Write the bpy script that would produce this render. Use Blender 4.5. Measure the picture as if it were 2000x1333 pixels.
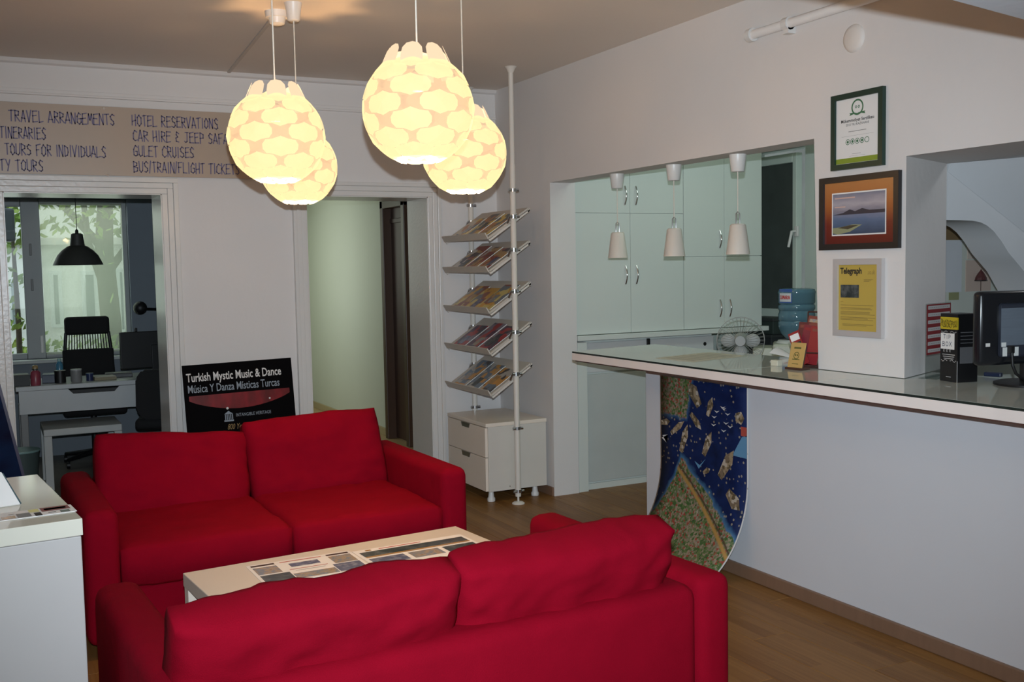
import bpy, bmesh, math, random
from math import sin, cos, pi, radians, sqrt
from mathutils import Vector, Matrix, noise
random.seed(7)
SC = bpy.context.scene
COL = SC.collection
for o in list(bpy.data.objects): bpy.data.objects.remove(o)

# ---------------------------------------------------------------- camera
F_PX = 2007.5; H = 1.55
YAW, PIT, ROL = radians(27.12), radians(-4.133), radians(-1.05)
fwd = Vector((sin(YAW)*cos(PIT), cos(YAW)*cos(PIT), sin(PIT)))
rgt0 = Vector((cos(YAW), -sin(YAW), 0)); up0 = rgt0.cross(fwd)
rgt = cos(ROL)*rgt0 + sin(ROL)*up0
up = -sin(ROL)*rgt0 + cos(ROL)*up0
CAM = Vector((0, 0, H))
cd = bpy.data.cameras.new('camera'); cam = bpy.data.objects.new('camera', cd); COL.objects.link(cam)
cd.sensor_width = 36; cd.lens = F_PX*36/2000; cd.clip_start = .05; cd.clip_end = 200
R3 = Matrix((rgt, up, -fwd)).transposed()
cam.matrix_world = Matrix.Translation(CAM) @ R3.to_4x4()
SC.camera = cam
def ray(x, y): return rgt*((x-1000)/F_PX) - up*((y-666.5)/F_PX) + fwd
def on(x, y, ax, val):
    d = ray(x, y); return CAM + d*((val-CAM[ax])/d[ax])

# ---------------------------------------------------------------- world, lights, exposure
SC.view_settings.view_transform = 'Standard'; SC.view_settings.look = 'None'
SC.view_settings.gamma = 1; SC.view_settings.use_curve_mapping = False
SC.view_settings.exposure = 0.0
W = bpy.data.worlds.new('sky'); SC.world = W; W.use_nodes = True
bg = W.node_tree.nodes['Background']; bg.inputs[0].default_value = (.86, .95, 1, 1); bg.inputs[1].default_value = 1.5
def light(name, kind, loc, energy, color=(1, 1, 1), look=None, **kw):
    l = bpy.data.lights.new(name, kind); l.energy = energy; l.color = color
    for k, v in kw.items(): setattr(l, k, v)
    o = bpy.data.objects.new(name, l); COL.objects.link(o); o.location = loc
    if look is not None: o.rotation_euler = (Vector(look)-Vector(loc)).to_track_quat('-Z', 'Y').to_euler()
    return o
# the camera's own pop-up flash, 11 cm above the lens
FL = CAM + up*.11
light('camera_flash', 'SPOT', FL, 600, (.78, .90, 1), FL + fwd + up*.02, spot_size=radians(86), spot_blend=1, shadow_soft_size=.012)
# unseen daylight fill added at the assumed shop front behind the photographer
light('shopfront_fill', 'AREA', (.6, -3.04, 1.5), 3, (.86, .93, 1), (.6, 0, 1.5), shape='RECTANGLE', size=2.4, size_y=1.2)
# daylight from the office window and the unseen hallway window
light('office_daylight', 'AREA', (.6, 9.75, 1.6), 5, (.9, 1, .95), (.6, 8, 1.2), shape='RECTANGLE', size=1.5, size_y=1.1)
light('hall_daylight', 'AREA', (1.86, 10.3, 1.75), 12, (.93, 1, .86), (3.2, 10.0, 1.3), shape='RECTANGLE', size=1.3, size_y=1.2)
light('kitchen_fill', 'AREA', (4.4, 4.75, 2.74), 6.5, (.80, 1, .88), (4.4, 5.5, 1.2), shape='RECTANGLE', size=1.3, size_y=.4)  # unseen overhead fill added to brighten the kitchen cupboards
light('back_office_fill', 'POINT', (4.6, 2.4, 2.5), 6, (.9, .95, 1), shadow_soft_size=.12)  # unseen fill added for the room behind the second opening

# ---------------------------------------------------------------- materials
MATS = {}
def mat(name, col, rough=.5, metal=0., var=.06, vscale=6., bump=0., bscale=80., spec=.5, emis=0., ecol=None, sheen=0., alpha=None, trans=0., coat=0., stretch=None):
    if name in MATS: return MATS[name]
    m = bpy.data.materials.new(name); m.use_nodes = True; nt = m.node_tree; N = nt.nodes; L = nt.links
    b = N['Principled BSDF']; c = (*col, 1)
    tc = N.new('ShaderNodeTexCoord'); src = tc.outputs['Object']
    if stretch:
        mp = N.new('ShaderNodeMapping'); mp.inputs['Scale'].default_value = stretch; L.new(src, mp.inputs[0]); src = mp.outputs[0]
    nz = N.new('ShaderNodeTexNoise'); nz.inputs['Scale'].default_value = vscale; nz.inputs['Detail'].default_value = 4; L.new(src, nz.inputs['Vector'])
    mx = N.new('ShaderNodeMix'); mx.data_type = 'RGBA'
    mx.inputs[6].default_value = tuple(max(0, x*(1-var)) for x in col)+(1,); mx.inputs[7].default_value = tuple(min(1, x*(1+var)) for x in col)+(1,)
    L.new(nz.outputs[0], mx.inputs[0]); L.new(mx.outputs[2], b.inputs['Base Color'])
    b.inputs['Roughness'].default_value = rough; b.inputs['Metallic'].default_value = metal; b.inputs['Specular IOR Level'].default_value = spec
    if sheen: b.inputs['Sheen Weight'].default_value = sheen; b.inputs['Sheen Roughness'].default_value = .4
    if coat: b.inputs['Coat Weight'].default_value = coat; b.inputs['Coat Roughness'].default_value = .05
    if trans: b.inputs['Transmission Weight'].default_value = trans
    if alpha is not None: b.inputs['Alpha'].default_value = alpha
    if emis: b.inputs['Emission Color'].default_value = (*(ecol or col), 1); b.inputs['Emission Strength'].default_value = emis
    if bump:
        n2 = N.new('ShaderNodeTexNoise'); n2.inputs['Scale'].default_value = bscale; n2.inputs['Detail'].default_value = 3; L.new(src, n2.inputs['Vector'])
        bp = N.new('ShaderNodeBump'); bp.inputs['Strength'].default_value = bump; bp.inputs['Distance'].default_value = .01
        L.new(n2.outputs[0], bp.inputs['Height']); L.new(bp.outputs[0], b.inputs['Normal'])
    MATS[name] = m; return m
def ramp_mat(name, stops, scale=30., rough=.4, kind='VORONOI', stretch=(1, 1, 1), rnd=True, interp='CONSTANT', detail=3):
    if name in MATS: return MATS[name]
    m = bpy.data.materials.new(name); m.use_nodes = True; nt = m.node_tree; N = nt.nodes; L = nt.links; b = N['Principled BSDF']
    tc = N.new('ShaderNodeTexCoord'); mp = N.new('ShaderNodeMapping'); mp.inputs['Scale'].default_value = stretch; L.new(tc.outputs['Object'], mp.inputs[0])
    src = mp.outputs[0]
    if rnd:
        oi = N.new('ShaderNodeObjectInfo'); mu = N.new('ShaderNodeMath'); mu.operation = 'MULTIPLY'; mu.inputs[1].default_value = 37; L.new(oi.outputs['Random'], mu.inputs[0])
        L.new(mu.outputs[0], mp.inputs['Location'])
    if kind == 'VORONOI':
        t = N.new('ShaderNodeTexVoronoi'); t.distance = 'CHEBYCHEV'; t.inputs['Scale'].default_value = scale; L.new(src, t.inputs['Vector'])
        sp = N.new('ShaderNodeSeparateColor'); L.new(t.outputs['Color'], sp.inputs[0]); fac = sp.outputs[0]
    else:
        t = N.new('ShaderNodeTexNoise'); t.inputs['Scale'].default_value = scale; t.inputs['Detail'].default_value = detail; L.new(src, t.inputs['Vector']); fac = t.outputs[0]
    cr = N.new('ShaderNodeValToRGB'); cr.color_ramp.interpolation = interp
    while len(cr.color_ramp.elements) < len(stops): cr.color_ramp.elements.new(.5)
    for e, (p, c) in zip(cr.color_ramp.elements, stops): e.position = p; e.color = (*c, 1)
    L.new(fac, cr.inputs[0]); L.new(cr.outputs[0], b.inputs['Base Color']); b.inputs['Roughness'].default_value = rough
    MATS[name] = m; return m

WHITE = mat('plaster_white', (.76, .73, .71), .75, var=.03, vscale=2.5, bump=.12, bscale=25)
WALLR = mat('plaster_right_wall', (.73, .70, .68), .75, var=.04, vscale=2, bump=.15, bscale=20)
CEIL = mat('ceiling_paint', (.78, .71, .64), .85, var=.03, vscale=1.5, bump=.08, bscale=30)
GLOSSW = mat('gloss_white_paint', (.74, .72, .69), .28, var=.03, vscale=8, bump=.12, bscale=45)
LAMINW = mat('white_laminate', (.50, .48, .465), .3, var=.02)
LAMCREAM = mat('cream_laminate', (.86, .76, .65), .35, var=.03)
KITCH = mat('kitchen_door_white', (.67, .71, .67), .22, var=.02, vscale=3)
WPLAST = mat('white_plastic', (.74, .72, .69), .35, var=.03)
CHROME = mat('chrome', (.75, .75, .76), .12, 1., var=.02)
STEEL = mat('steel', (.55, .55, .56), .3, 1., var=.04)
BLACKP = mat('black_plastic', (.007, .007, .008), .45, var=.15)
BLACKF = mat('black_fabric', (.007, .007, .008), .85, var=.2, bump=.2, bscale=300)
GREYP = mat('grey_plastic', (.22, .22, .22), .45)
PAPER = mat('paper_white', (.8, .79, .77), .7, var=.02)
CORD = mat('white_cord', (.72, .68, .6), .5)
RED = mat('red_cotton', (.235, .002, .0125), .9, var=.12, vscale=9, bump=.25, bscale=420, sheen=0, spec=.05)
nt = RED.node_tree; N = nt.nodes; b_ = N['Principled BSDF']; old = b_.inputs['Normal'].links[0].from_node
tcx = N.new('ShaderNodeTexCoord'); mpx = N.new('ShaderNodeMapping'); mpx.inputs['Scale'].default_value = (3.0, 6, 3.0); nt.links.new(tcx.outputs['Object'], mpx.inputs[0])
nzx = N.new('ShaderNodeTexNoise'); nzx.inputs['Scale'].default_value = 1.6; nzx.inputs['Detail'].default_value = 2; nzx.inputs['Distortion'].default_value = .8; nt.links.new(mpx.outputs[0], nzx.inputs['Vector'])
bpx = N.new('ShaderNodeBump'); bpx.inputs['Strength'].default_value = .16; bpx.inputs['Distance'].default_value = .03; nt.links.new(nzx.outputs[0], bpx.inputs['Height']); nt.links.new(bpx.outputs[0], old.inputs['Normal'])
BROWN = mat('dark_brown_wood', (.06, .024, .014), .45, var=.3, vscale=12, stretch=(1, 1, .08))

# ---------------------------------------------------------------- mesh helpers
def obj(name, bm, m, parent=None, smooth=False):
    me = bpy.data.meshes.new(name)
    if isinstance(bm, bmesh.types.BMesh):
        bmesh.ops.recalc_face_normals(bm, faces=bm.faces) if smooth != 'flatart' else None
        bm.to_mesh(me); bm.free()
    else: me = bm
    o = bpy.data.objects.new(name, me); COL.objects.link(o)
    for mm in (m if isinstance(m, (list, tuple)) else [m]): me.materials.append(mm)
    if smooth is True or smooth == 'soft':
        for p in me.polygons: p.use_smooth = True
        if smooth is True: me.set_sharp_from_angle(angle=radians(48))
    if parent: o.parent = parent
    return o
def asmooth(o, ang=40):
    for p in o.data.polygons: p.use_smooth = True
    try: o.data.set_sharp_from_angle(angle=radians(ang))
    except Exception: pass
    return o
def thing(name, label, cat, loc=(0, 0, 0), rotz=0, group=None, rot=None):
    o = bpy.data.objects.new(name, None); COL.objects.link(o); o.empty_display_size = .05
    o.location = loc; o.rotation_euler = rot or (0, 0, rotz); o['label'] = label; o['category'] = cat
    if group: o['group'] = group
    return o
def tag(o, label, cat, group=None):
    o['label'] = label; o['category'] = cat
    if group: o['group'] = group
    return o
def struct(name, bm, m, smooth=False):
    o = obj(name, bm, m, None, smooth); o['kind'] = 'structure'; return o
def dup(root, loc, rotz, label, group=None):
    r = root.copy(); COL.objects.link(r); r.location = loc; r.rotation_euler = (root.rotation_euler[0], root.rotation_euler[1], rotz); r['label'] = label
    if group: r['group'] = group
    for ch in list(root.children):
        c = ch.copy(); COL.objects.link(c); c.parent = r
        for g in ch.children:
            d = g.copy(); COL.objects.link(d); d.parent = c
    return r
NB = bmesh.new
def box(bm, x0, y0, z0, x1, y1, z1, bev=0., seg=2, mi=0):
    vs = [bm.verts.new(p) for p in ((x0, y0, z0), (x1, y0, z0), (x1, y1, z0), (x0, y1, z0), (x0, y0, z1), (x1, y0, z1), (x1, y1, z1), (x0, y1, z1))]
    fs = [bm.faces.new([vs[i] for i in q]) for q in ((0, 3, 2, 1), (4, 5, 6, 7), (0, 1, 5, 4), (1, 2, 6, 5), (2, 3, 7, 6), (3, 0, 4, 7))]
    for f in fs: f.material_index = mi
    if bev:
        es = list({e for f in fs for e in f.edges})
        bmesh.ops.bevel(bm, geom=es, offset=bev, segments=seg, profile=.5, affect='EDGES')
    return bm
def B(*a, **k): return box(NB(), *a, **k)
def tube(bm, pts, r, n=8, cap=True):
    pts = [Vector(p) for p in pts]; rings = []; rr = r if isinstance(r, (list, tuple)) else [r]*len(pts)
    prev = None
    for i, p in enumerate(pts):
        t = (pts[min(i+1, len(pts)-1)]-pts[max(i-1, 0)]).normalized()
        if prev is None:
            a = Vector((0, 0, 1)) if abs(t.z) < .9 else Vector((1, 0, 0)); u = t.cross(a).normalized()
        else: u = (prev - t*prev.dot(t)).normalized()
        prev = u; v = t.cross(u)
        rings.append([bm.verts.new(p + (u*cos(2*pi*k/n)+v*sin(2*pi*k/n))*rr[i]) for k in range(n)])
    for a, b in zip(rings, rings[1:]):
        for k in range(n): bm.faces.new((a[k], a[(k+1) % n], b[(k+1) % n], b[k]))
    if cap: bm.faces.new(rings[0][::-1]); bm.faces.new(rings[-1])
    return bm
def T(pts, r, n=8): return tube(NB(), pts, r, n)
def lathe(bm, prof, n=24, c=(0, 0, 0), capb=True, capt=True):
    rings = []
    for r, z in prof: rings.append([bm.verts.new((c[0]+r*cos(2*pi*k/n), c[1]+r*sin(2*pi*k/n), c[2]+z)) for k in range(n)])
    for a, b in zip(rings, rings[1:]):
        for k in range(n): bm.faces.new((a[k], a[(k+1) % n], b[(k+1) % n], b[k]))
    if capb and prof[0][0] > 1e-5: bm.faces.new(rings[0][::-1])
    if capt and prof[-1][0] > 1e-5: bm.faces.new(rings[-1])
    return bm
def LA(prof, n=24, c=(0, 0, 0), **k): return lathe(NB(), prof, n, c, **k)
def prism(bm, pts, axis, a, b, mi=0):
    """polygon pts in the two other axes (in order), extruded along axis from a to b"""
    def mk(p, h): return {'x': (h, p[0], p[1]), 'y': (p[0], h, p[1]), 'z': (p[0], p[1], h)}[axis]
    A = [bm.verts.new(mk(p, a)) for p in pts]; Bv = [bm.verts.new(mk(p, b)) for p in pts]; n = len(pts)
    fs = [bm.faces.new(A), bm.faces.new(Bv[::-1])]
    for i in range(n): fs.append(bm.faces.new((A[i], A[(i+1) % n], Bv[(i+1) % n], Bv[i])))
    for f in fs: f.material_index = mi
    return bm
def P(pts, axis, a, b): return prism(NB(), pts, axis, a, b)
# flat art lives in the local x-z plane and faces -y
def fpoly(bm, pts, y=0., mi=0):
    f = bm.faces.new([bm.verts.new((p[0], y, p[1])) for p in pts]); f.material_index = mi
    return bm
def frect(bm, x0, z0, x1, z1, y=0., mi=0): return fpoly(bm, ((x0, z0), (x1, z0), (x1, z1), (x0, z1)), y, mi)
def fdisc(bm, cx, cz, r, y=0., n=20, r0=0., mi=0, sx=1.):
    if r0:
        o = [bm.verts.new((cx+sx*r*cos(2*pi*k/n), y, cz+r*sin(2*pi*k/n))) for k in range(n)]
        i = [bm.verts.new((cx+sx*r0*cos(2*pi*k/n), y, cz+r0*sin(2*pi*k/n))) for k in range(n)]
        for k in range(n): bm.faces.new((o[k], o[(k+1) % n], i[(k+1) % n], i[k])).material_index = mi
        return bm
    return fpoly(bm, [(cx+sx*r*cos(2*pi*k/n), cz+r*sin(2*pi*k/n)) for k in range(n)], y, mi)
def text(name, s, size, m, parent, x, z, y, sx=1., align='LEFT', rot=None, bold=0., shear=0.):
    c = bpy.data.curves.new(name, 'FONT'); c.body = s; c.size = size; c.align_x = align; c.offset = bold; c.shear = shear; c.resolution_u = 3
    t = bpy.data.objects.new('t', c); COL.objects.link(t); bpy.context.view_layer.update()
    me = bpy.data.meshes.new_from_object(t.evaluated_get(bpy.context.evaluated_depsgraph_get())); bpy.data.objects.remove(t)
    me.transform(Matrix(((sx, 0, 0, x), (0, 0, 0, y), (0, 1, 0, z), (0, 0, 0, 1)))); me.name = name
    me.materials.clear()
    o = bpy.data.objects.new(name, me); COL.objects.link(o); me.materials.append(m); o.parent = parent
    if rot: o.rotation_euler = rot
    return o
# marker-pen letters as polylines on a 1 x 1.5 cell
SF = {'A': ['0,0 .5,1.5 1,0', '.15,.45 .9,.4'], 'B': ['0,0 0,1.5 .8,1.3 .75,.9 0,.8 .9,.6 .9,.1 0,0'], 'C': ['1,1.3 .5,1.5 .05,1.1 .05,.3 .5,0 1,.15'],
 'D': ['.1,0 .1,1.5 .8,1.2 .95,.6 .7,.1 .1,0'], 'E': ['1,1.5 .1,1.45 .05,0 1,.05', '.05,.8 .8,.85'], 'F': ['1,1.5 .1,1.45 .1,0', '.1,.8 .7,.85'],
 'G': ['.95,1.3 .5,1.5 .05,1 .1,.2 .6,0 .95,.2 .95,.7 .5,.7'], 'H': ['.1,1.5 .1,0', '.9,1.5 .9,0', '.1,.6 .9,.7'], 'I': ['.5,1.5 .5,0'],
 'J': ['.2,1.5 1,1.5', '.7,1.5 .7,.2 .4,0 .05,.2'], 'K': ['.1,1.5 .1,0', '.9,1.4 .1,.7 1,0'], 'L': ['.1,1.5 .1,0 1,.08'], 'M': ['0,0 .15,1.5 .5,.6 .85,1.5 1,0'],
 'N': ['.05,0 .1,1.5 .9,0 .95,1.5'], 'O': ['.5,1.5 .05,1.1 .05,.3 .5,0 .95,.3 .95,1.1 .5,1.5'], 'P': ['.1,0 .1,1.5 .9,1.3 .9,.8 .1,.7'],
 'R': ['.1,0 .1,1.5 .85,1.3 .8,.85 .1,.75 1,0'], 'S': ['.95,1.3 .5,1.5 .1,1.2 .3,.85 .8,.6 .9,.2 .5,0 .05,.15'], 'T': ['0,1.45 1,1.5', '.5,1.5 .5,0'],
 'U': ['.05,1.5 .1,.2 .5,0 .9,.2 .95,1.5'], 'V': ['0,1.5 .45,0 1,1.6'], 'X': ['.05,1.5 .95,0', '.95,1.5 .05,0'], 'Y': ['.05,1.5 .5,.8', '1,1.5 .4,0'],
 '&': ['.9,1.3 .4,1.5 .2,1.1 .6,.8 .1,.6 .2,.1 .8,.1'], '/': ['.1,-.1 .8,1.6'], '2': ['.1,1.2 .5,1.5 .9,1.1 .1,0 1,.05']}
def strokes(bm, s, x, z, w, h, gap, lw, y=0., jit=.05):
    cx = x
    for ch in s:
        if ch == ' ': cx += w*.9; continue
        ww = w*(.45 if ch in 'I/' else 1)
        for pl in SF[ch]:
            pp = [tuple(map(float, q.split(','))) for q in pl.split()]
            pp = [Vector((cx+(a+random.uniform(-jit, jit))*ww, z+(b+random.uniform(-jit, jit))*h/1.5)) for a, b in pp]
            for p, q in zip(pp, pp[1:]):
                d = (q-p)
                if d.length < 1e-6: continue
                d.normalize(); n = Vector((-d.y, d.x))*lw/2; p2 = p-d*lw*.4; q2 = q+d*lw*.4
                fpoly(bm, [tuple(p2-n), tuple(q2-n), tuple(q2+n), tuple(p2+n)], y)
        cx += ww+gap
    return cx
def pillow(w, d, t, n=22, p=4., edge=.02, wr=.006, seed=0, corner=.03):
    """soft cushion in x-y, thickness along z, centred"""
    bm = NB(); G = {}
    for s in (1, -1):
        for i in range(n+1):
            for j in range(n+1):
                u = -1+2*i/n; v = -1+2*j/n; u = math.copysign(abs(u)**.8, u); v = math.copysign(abs(v)**.8, v)
                hgt = edge+(t/2-edge)*max(0, (1-abs(u)**p)*(1-abs(v)**p))**.5
                x = u*w/2*(1-corner*abs(v)**6); y = v*d/2*(1-corner*2*abs(u)**6)
                q = Vector((x*7+seed*3.1, y*7+s*5, seed)); hgt += wr*noise.noise(q)*(1-abs(u*v)**4)+wr*.6*noise.noise(q*3)
                y += .008*noise.noise(Vector((x*5, seed, 1)))*v; x += .008*noise.noise(Vector((y*5, seed, 2)))*u
                G[s, i, j] = bm.verts.new((x, y, s*hgt))
        for i in range(n):
            for j in range(n):
                f = (G[s, i, j], G[s, i+1, j], G[s, i+1, j+1], G[s, i, j+1]); bm.faces.new(f if s > 0 else f[::-1])
    ring = [(i, 0) for i in range(n)]+[(n, j) for j in range(n)]+[(i, n) for i in range(n, 0, -1)]+[(0, j) for j in range(n, 0, -1)]
    for a, b in zip(ring, ring[1:]+ring[:1]):
        bm.faces.new((G[1, a[0], a[1]], G[-1, a[0], a[1]], G[-1, b[0], b[1]], G[1, b[0], b[1]]))
    return bm

# ================================================================ STRUCTURE
YB = 6.754; XW = 3.355; ZC = 2.82
FLOORM = mat('subfloor', (.2, .14, .09), .8)
fl_ = struct('floor', B(-2.2, -3.2, -.12, 5.75, YB, -.013), FLOORM)
# laminate planks run towards the back wall
def plank_material():
    m = bpy.data.materials.new('oak_laminate'); m.use_nodes = True; nt = m.node_tree; N = nt.nodes; L = nt.links; b = N['Principled BSDF']
    tc = N.new('ShaderNodeTexCoord'); sx = N.new('ShaderNodeSeparateXYZ'); L.new(tc.outputs['Object'], sx.inputs[0]); oi = N.new('ShaderNodeObjectInfo')
    def mth(op, a, bb):
        n = N.new('ShaderNodeMath'); n.operation = op
        for i, v in enumerate((a, bb)):
            if isinstance(v, (int, float)): n.inputs[i].default_value = v
            elif v is not None: L.new(v, n.inputs[i])
        return n.outputs[0]
    st = mth('FLOOR', mth('DIVIDE', sx.outputs[0], .0634), 0)
    seg = mth('FLOOR', mth('ADD', mth('DIVIDE', sx.outputs[1], .95), mth('MULTIPLY', st, .37)), 0)
    cv = N.new('ShaderNodeCombineXYZ'); L.new(st, cv.inputs[0]); L.new(seg, cv.inputs[1]); L.new(mth('MULTIPLY', oi.outputs['Random'], 91), cv.inputs[2])
    wn = N.new('ShaderNodeTexWhiteNoise'); L.new(cv.outputs[0], wn.inputs['Vector'])
    mp = N.new('ShaderNodeMapping'); mp.inputs['Scale'].default_value = (60, 2.2, 1); L.new(tc.outputs['Object'], mp.inputs[0]); L.new(cv.outputs[0], mp.inputs['Location'])
    nz = N.new('ShaderNodeTexNoise'); nz.inputs['Scale'].default_value = 1.; nz.inputs['Detail'].default_value = 5; L.new(mp.outputs[0], nz.inputs['Vector'])
    fac = mth('ADD', mth('MULTIPLY', wn.outputs[0], .32), mth('MULTIPLY', nz.outputs[0], .68))
    cr = N.new('ShaderNodeValToRGB'); e = cr.color_ramp.elements; e[0].position = .12; e[0].color = (.15, .063, .017, 1); e[1].position = .85; e[1].color = (.33, .17, .055, 1)
    L.new(fac, cr.inputs[0]); L.new(cr.outputs[0], b.inputs['Base Color']); b.inputs['Roughness'].default_value = .4; b.inputs['Specular IOR Level'].default_value = .15
    return m
OAK = plank_material()
pm = bpy.data.meshes.new('plank'); bmp = B(.001, .001, -.013, .189, 1.279, 0, bev=.0015, seg=1); bmp.to_mesh(pm); bmp.free(); pm.materials.append(OAK)
def planks(x0, x1, y0, y1):
    x = x0; c = 0
    while x < x1-.02:
        off = (c*.47) % 1.28; y = y0-off
        while y < y1-.02:
            a, b_ = max(y, y0), min(y+1.28, y1)
            if b_-a > .05:
                o = bpy.data.objects.new('plank', pm); COL.objects.link(o); o.parent = fl_; o.location = (x, a, 0); o.scale = (min(1, (x1-x)/.19), (b_-a)/1.28, 1)
            y += 1.28
        x += .19; c += 1
planks(-1.25, 3.36, .3, YB)
planks(3.36, 5.6, 4.1, 6.06)
struct('floor_office', B(-2.2, YB, -.12, 1.75, 9.95, 0), mat('office_floor', (.13, .11, .09), .4, var=.15, stretch=(8, 1, 1)))
struct('floor_hall', B(1.75, YB, -.12, 3.6, 11.6, 0), mat('hall_floor', (.5, .36, .18), .35, var=.12, stretch=(10, 1, 1)))
# back wall with two doorways
D1 = (.126, 1.016, 2.043); D2 = (1.933, 2.808, 2.05); YB2 = 7.114
bm = NB()
box(bm, -2.2, YB, 0, D1[0], YB2, ZC); box(bm, D1[1], YB, 0, D2[0], YB2, ZC); box(bm, D2[1], YB, 0, 3.6, YB2, ZC)
box(bm, D1[0], YB, D1[2], D1[1], YB2, ZC); box(bm, D2[0], YB, D2[2], D2[1], YB2, ZC)
struct('wall_back', bm, WHITE)
struct('ceiling', B(-2.2, -3.2, ZC, 5.75, YB2, ZC+.12), CEIL)
struct('wall_left', B(-2.3, -3.2, 0, -2.2, YB2, ZC), WHITE)
# shop front behind the photographer: wall with a wide window opening
bm = NB(); box(bm, -2.2, -3.2, 0, -.6, -3.05, ZC); box(bm, 1.8, -3.2, 0, 3.4, -3.05, ZC); box(bm, -.6, -3.2, 2.1, 1.8, -3.05, ZC); box(bm, -.6, -3.2, 0, 1.8, -3.05, .9)
struct('wall_front', bm, WHITE)
# right wall: jamb, header, pillar, lower header over the second opening
bm = NB()
box(bm, XW, 5.962, 0, 3.547, YB, ZC)
box(bm, XW, 3.534, 2.10, 3.515, 5.962, ZC)
prism(bm, [(3.498, 1.062), (3.502, 1.062), (3.534, 2.10), (3.534, ZC), (3.498, ZC)], 'x', XW, 3.81)
prism(bm, [(XW, 3.012), (3.81, 3.195), (3.81, 3.498), (XW, 3.498)], 'z', 1.062, ZC)
prism(bm, [(XW, -3.2), (3.81, -3.2), (3.81, 3.195), (XW, 3.012)], 'z', 1.969, ZC)
box(bm, 3.40, -3.2, 0, 3.56, .9, 1.969)
struct('wall_right', bm, WALLR)
# low soffit over the photographer's right, its edge crosses the top right corner
struct('ceiling_soffit', P([(.8, 1.280), (3.355, 1.757), (3.355, -3.05), (.8, -3.05)], 'z', 2.065, ZC), mat('soffit_paint', (.72, .74, .76), .8, bump=.08, bscale=25))
# architraves (stepped mouldings) round both doors, rail under the ceiling
def architrave(name, d, w=.098):
    bm = NB(); x0, x1, zt = d
    for a, b_, pr in ((0, .034, .016), (.034, .068, .024), (.068, w, .036)):
        y0, y1 = YB-pr, YB+.004
        box(bm, x0-b_, y0, 0, x0-a, y1, zt+a, bev=.003); box(bm, x1+a, y0, 0, x1+b_, y1, zt+a, bev=.003); box(bm, x0-b_, y0, zt+a, x1+b_, y1, zt+b_, bev=.003)
    # jamb linings inside the wall thickness
    box(bm, x0-.002, YB-.01, 0, x0+.006, YB2+.01, zt); box(bm, x1-.006, YB-.01, 0, x1+.002, YB2+.01, zt); box(bm, x0, YB-.01, zt-.006, x1, YB2+.01, zt+.002)
    struct(name, bm, GLOSSW)
architrave('trim_1', D1); architrave('trim_2', D2, .092)
bm = NB(); box(bm, -2.2, YB-.016, 2.613, XW, YB+.003, 2.628, bev=.004); box(bm, -2.2, YB-.009, 2.628, XW, YB+.003, 2.65, bev=.003)
struct('trim_3', bm, WHITE)
bm = NB(); prism(bm, [(YB+.003, ZC), (YB-.035, ZC), (YB-.02, ZC-.02), (YB+.003, ZC-.03)], 'x', -2.2, XW)
struct('trim_4', bm, WHITE)
SKIRT = mat('skirting_wood', (.23, .135, .085), .5, var=.15, stretch=(1, 6, 1))
struct('baseboard_counter', B(3.255, .9, 0, 3.275, 4.74, .062, bev=.004), SKIRT)
struct('baseboard_back', B(1.12, YB-.015, 0, 1.83, YB+.002, .07, bev=.003), GLOSSW)
struct('baseboard_right', B(XW-.012, 5.97, 0, XW+.002, YB-.02, .06, bev=.003), SKIRT)

# ---------------- bar counter
cnt = thing('bar_counter', 'long white bar counter with glass-covered top running to the right edge', 'counter', (3.3, 3, 0))
def L(p): return p   # counter parts are given in world metres; the root is moved back below
def cpart(name, bm, m, parent=cnt, smooth=False):
    bmesh.ops.translate(bm, verts=bm.verts, vec=(-3.3, -3, 0)); return obj(name, bm, m, parent, smooth)
CBODY = mat('counter_body_paint', (.66, .67, .70), .6, var=.03, vscale=2.5, bump=.1, bscale=14)
cpart('body', B(3.272, .9, 0, 3.45, 4.757, 1.008, bev=.004), CBODY)
bm = NB(); prism(bm, [(2.985, .9), (3.66, .9), (3.66, 5.21), (2.985, 5.075)], 'z', 1.010, 1.050); top_ = cpart('worktop', bm, mat('counter_edge_white', (.88, .80, .75), .3))
cpart('brown_edge_strip', P([(2.992, .9), (3.1, .9), (3.1, 5.06), (2.992, 5.05)], 'z', 1.003, 1.0105), mat('edge_strip_brown', (.09, .045, .035), .5))
GL = mat('counter_glass', (.66, .72, .66), .03, var=.05, vscale=2, spec=.8)
for a, b_, s in ((.9, 3.145, 0), (3.150, 3.715, 0), (3.720, 5.075, .13)):
    cpart('glass_pane', P([(2.987, a), (3.655, a), (3.655, b_+s), (2.987, b_)], 'z', 1.0505, 1.0595), GL)

cpart('glass_edge', B(2.9845, .9, 1.0500, 2.9868, 5.074, 1.0592), mat('glass_edge_dark', (.02, .03, .025), .2))
# ---------------- kitchen recess behind the first opening
KW = mat('kitchen_wall', (.62, .69, .63), .7, var=.03)
XK = 5.6
wt = on(1489, 298, 0, XK).z; wy0 = on(1573, 285, 0, XK).y
bm = NB(); box(bm, XK, 4.0, 0, XK+.15, wy0, ZC); box(bm, XK, wy0, wt, XK+.15, 6.75, ZC); box(bm, XK, wy0, 0, XK+.15, 6.75, .86)
struct('wall_kitchen', bm, KW)
struct('wall_kitchen_back', B(3.547, 6.62, 0, XK+.15, 6.74, ZC), KW)
struct('wall_partition', B(4.35, 4.0, 0, XK, 4.09, ZC), mat('partition_paint', (.60, .63, .57), .7))
win = NB(); 
def kwy(px): return on(px, 450, 0, XK+.03).y
yA, yB_, yC = 6.62, kwy(1553), kwy(1561); zb = .9
zt_ = on(1520, 322, 0, XK+.03).z; zt2 = on(1520, 304, 0, XK+.03).z; zs = on(1540, 604, 0, XK+.03).z
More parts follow.
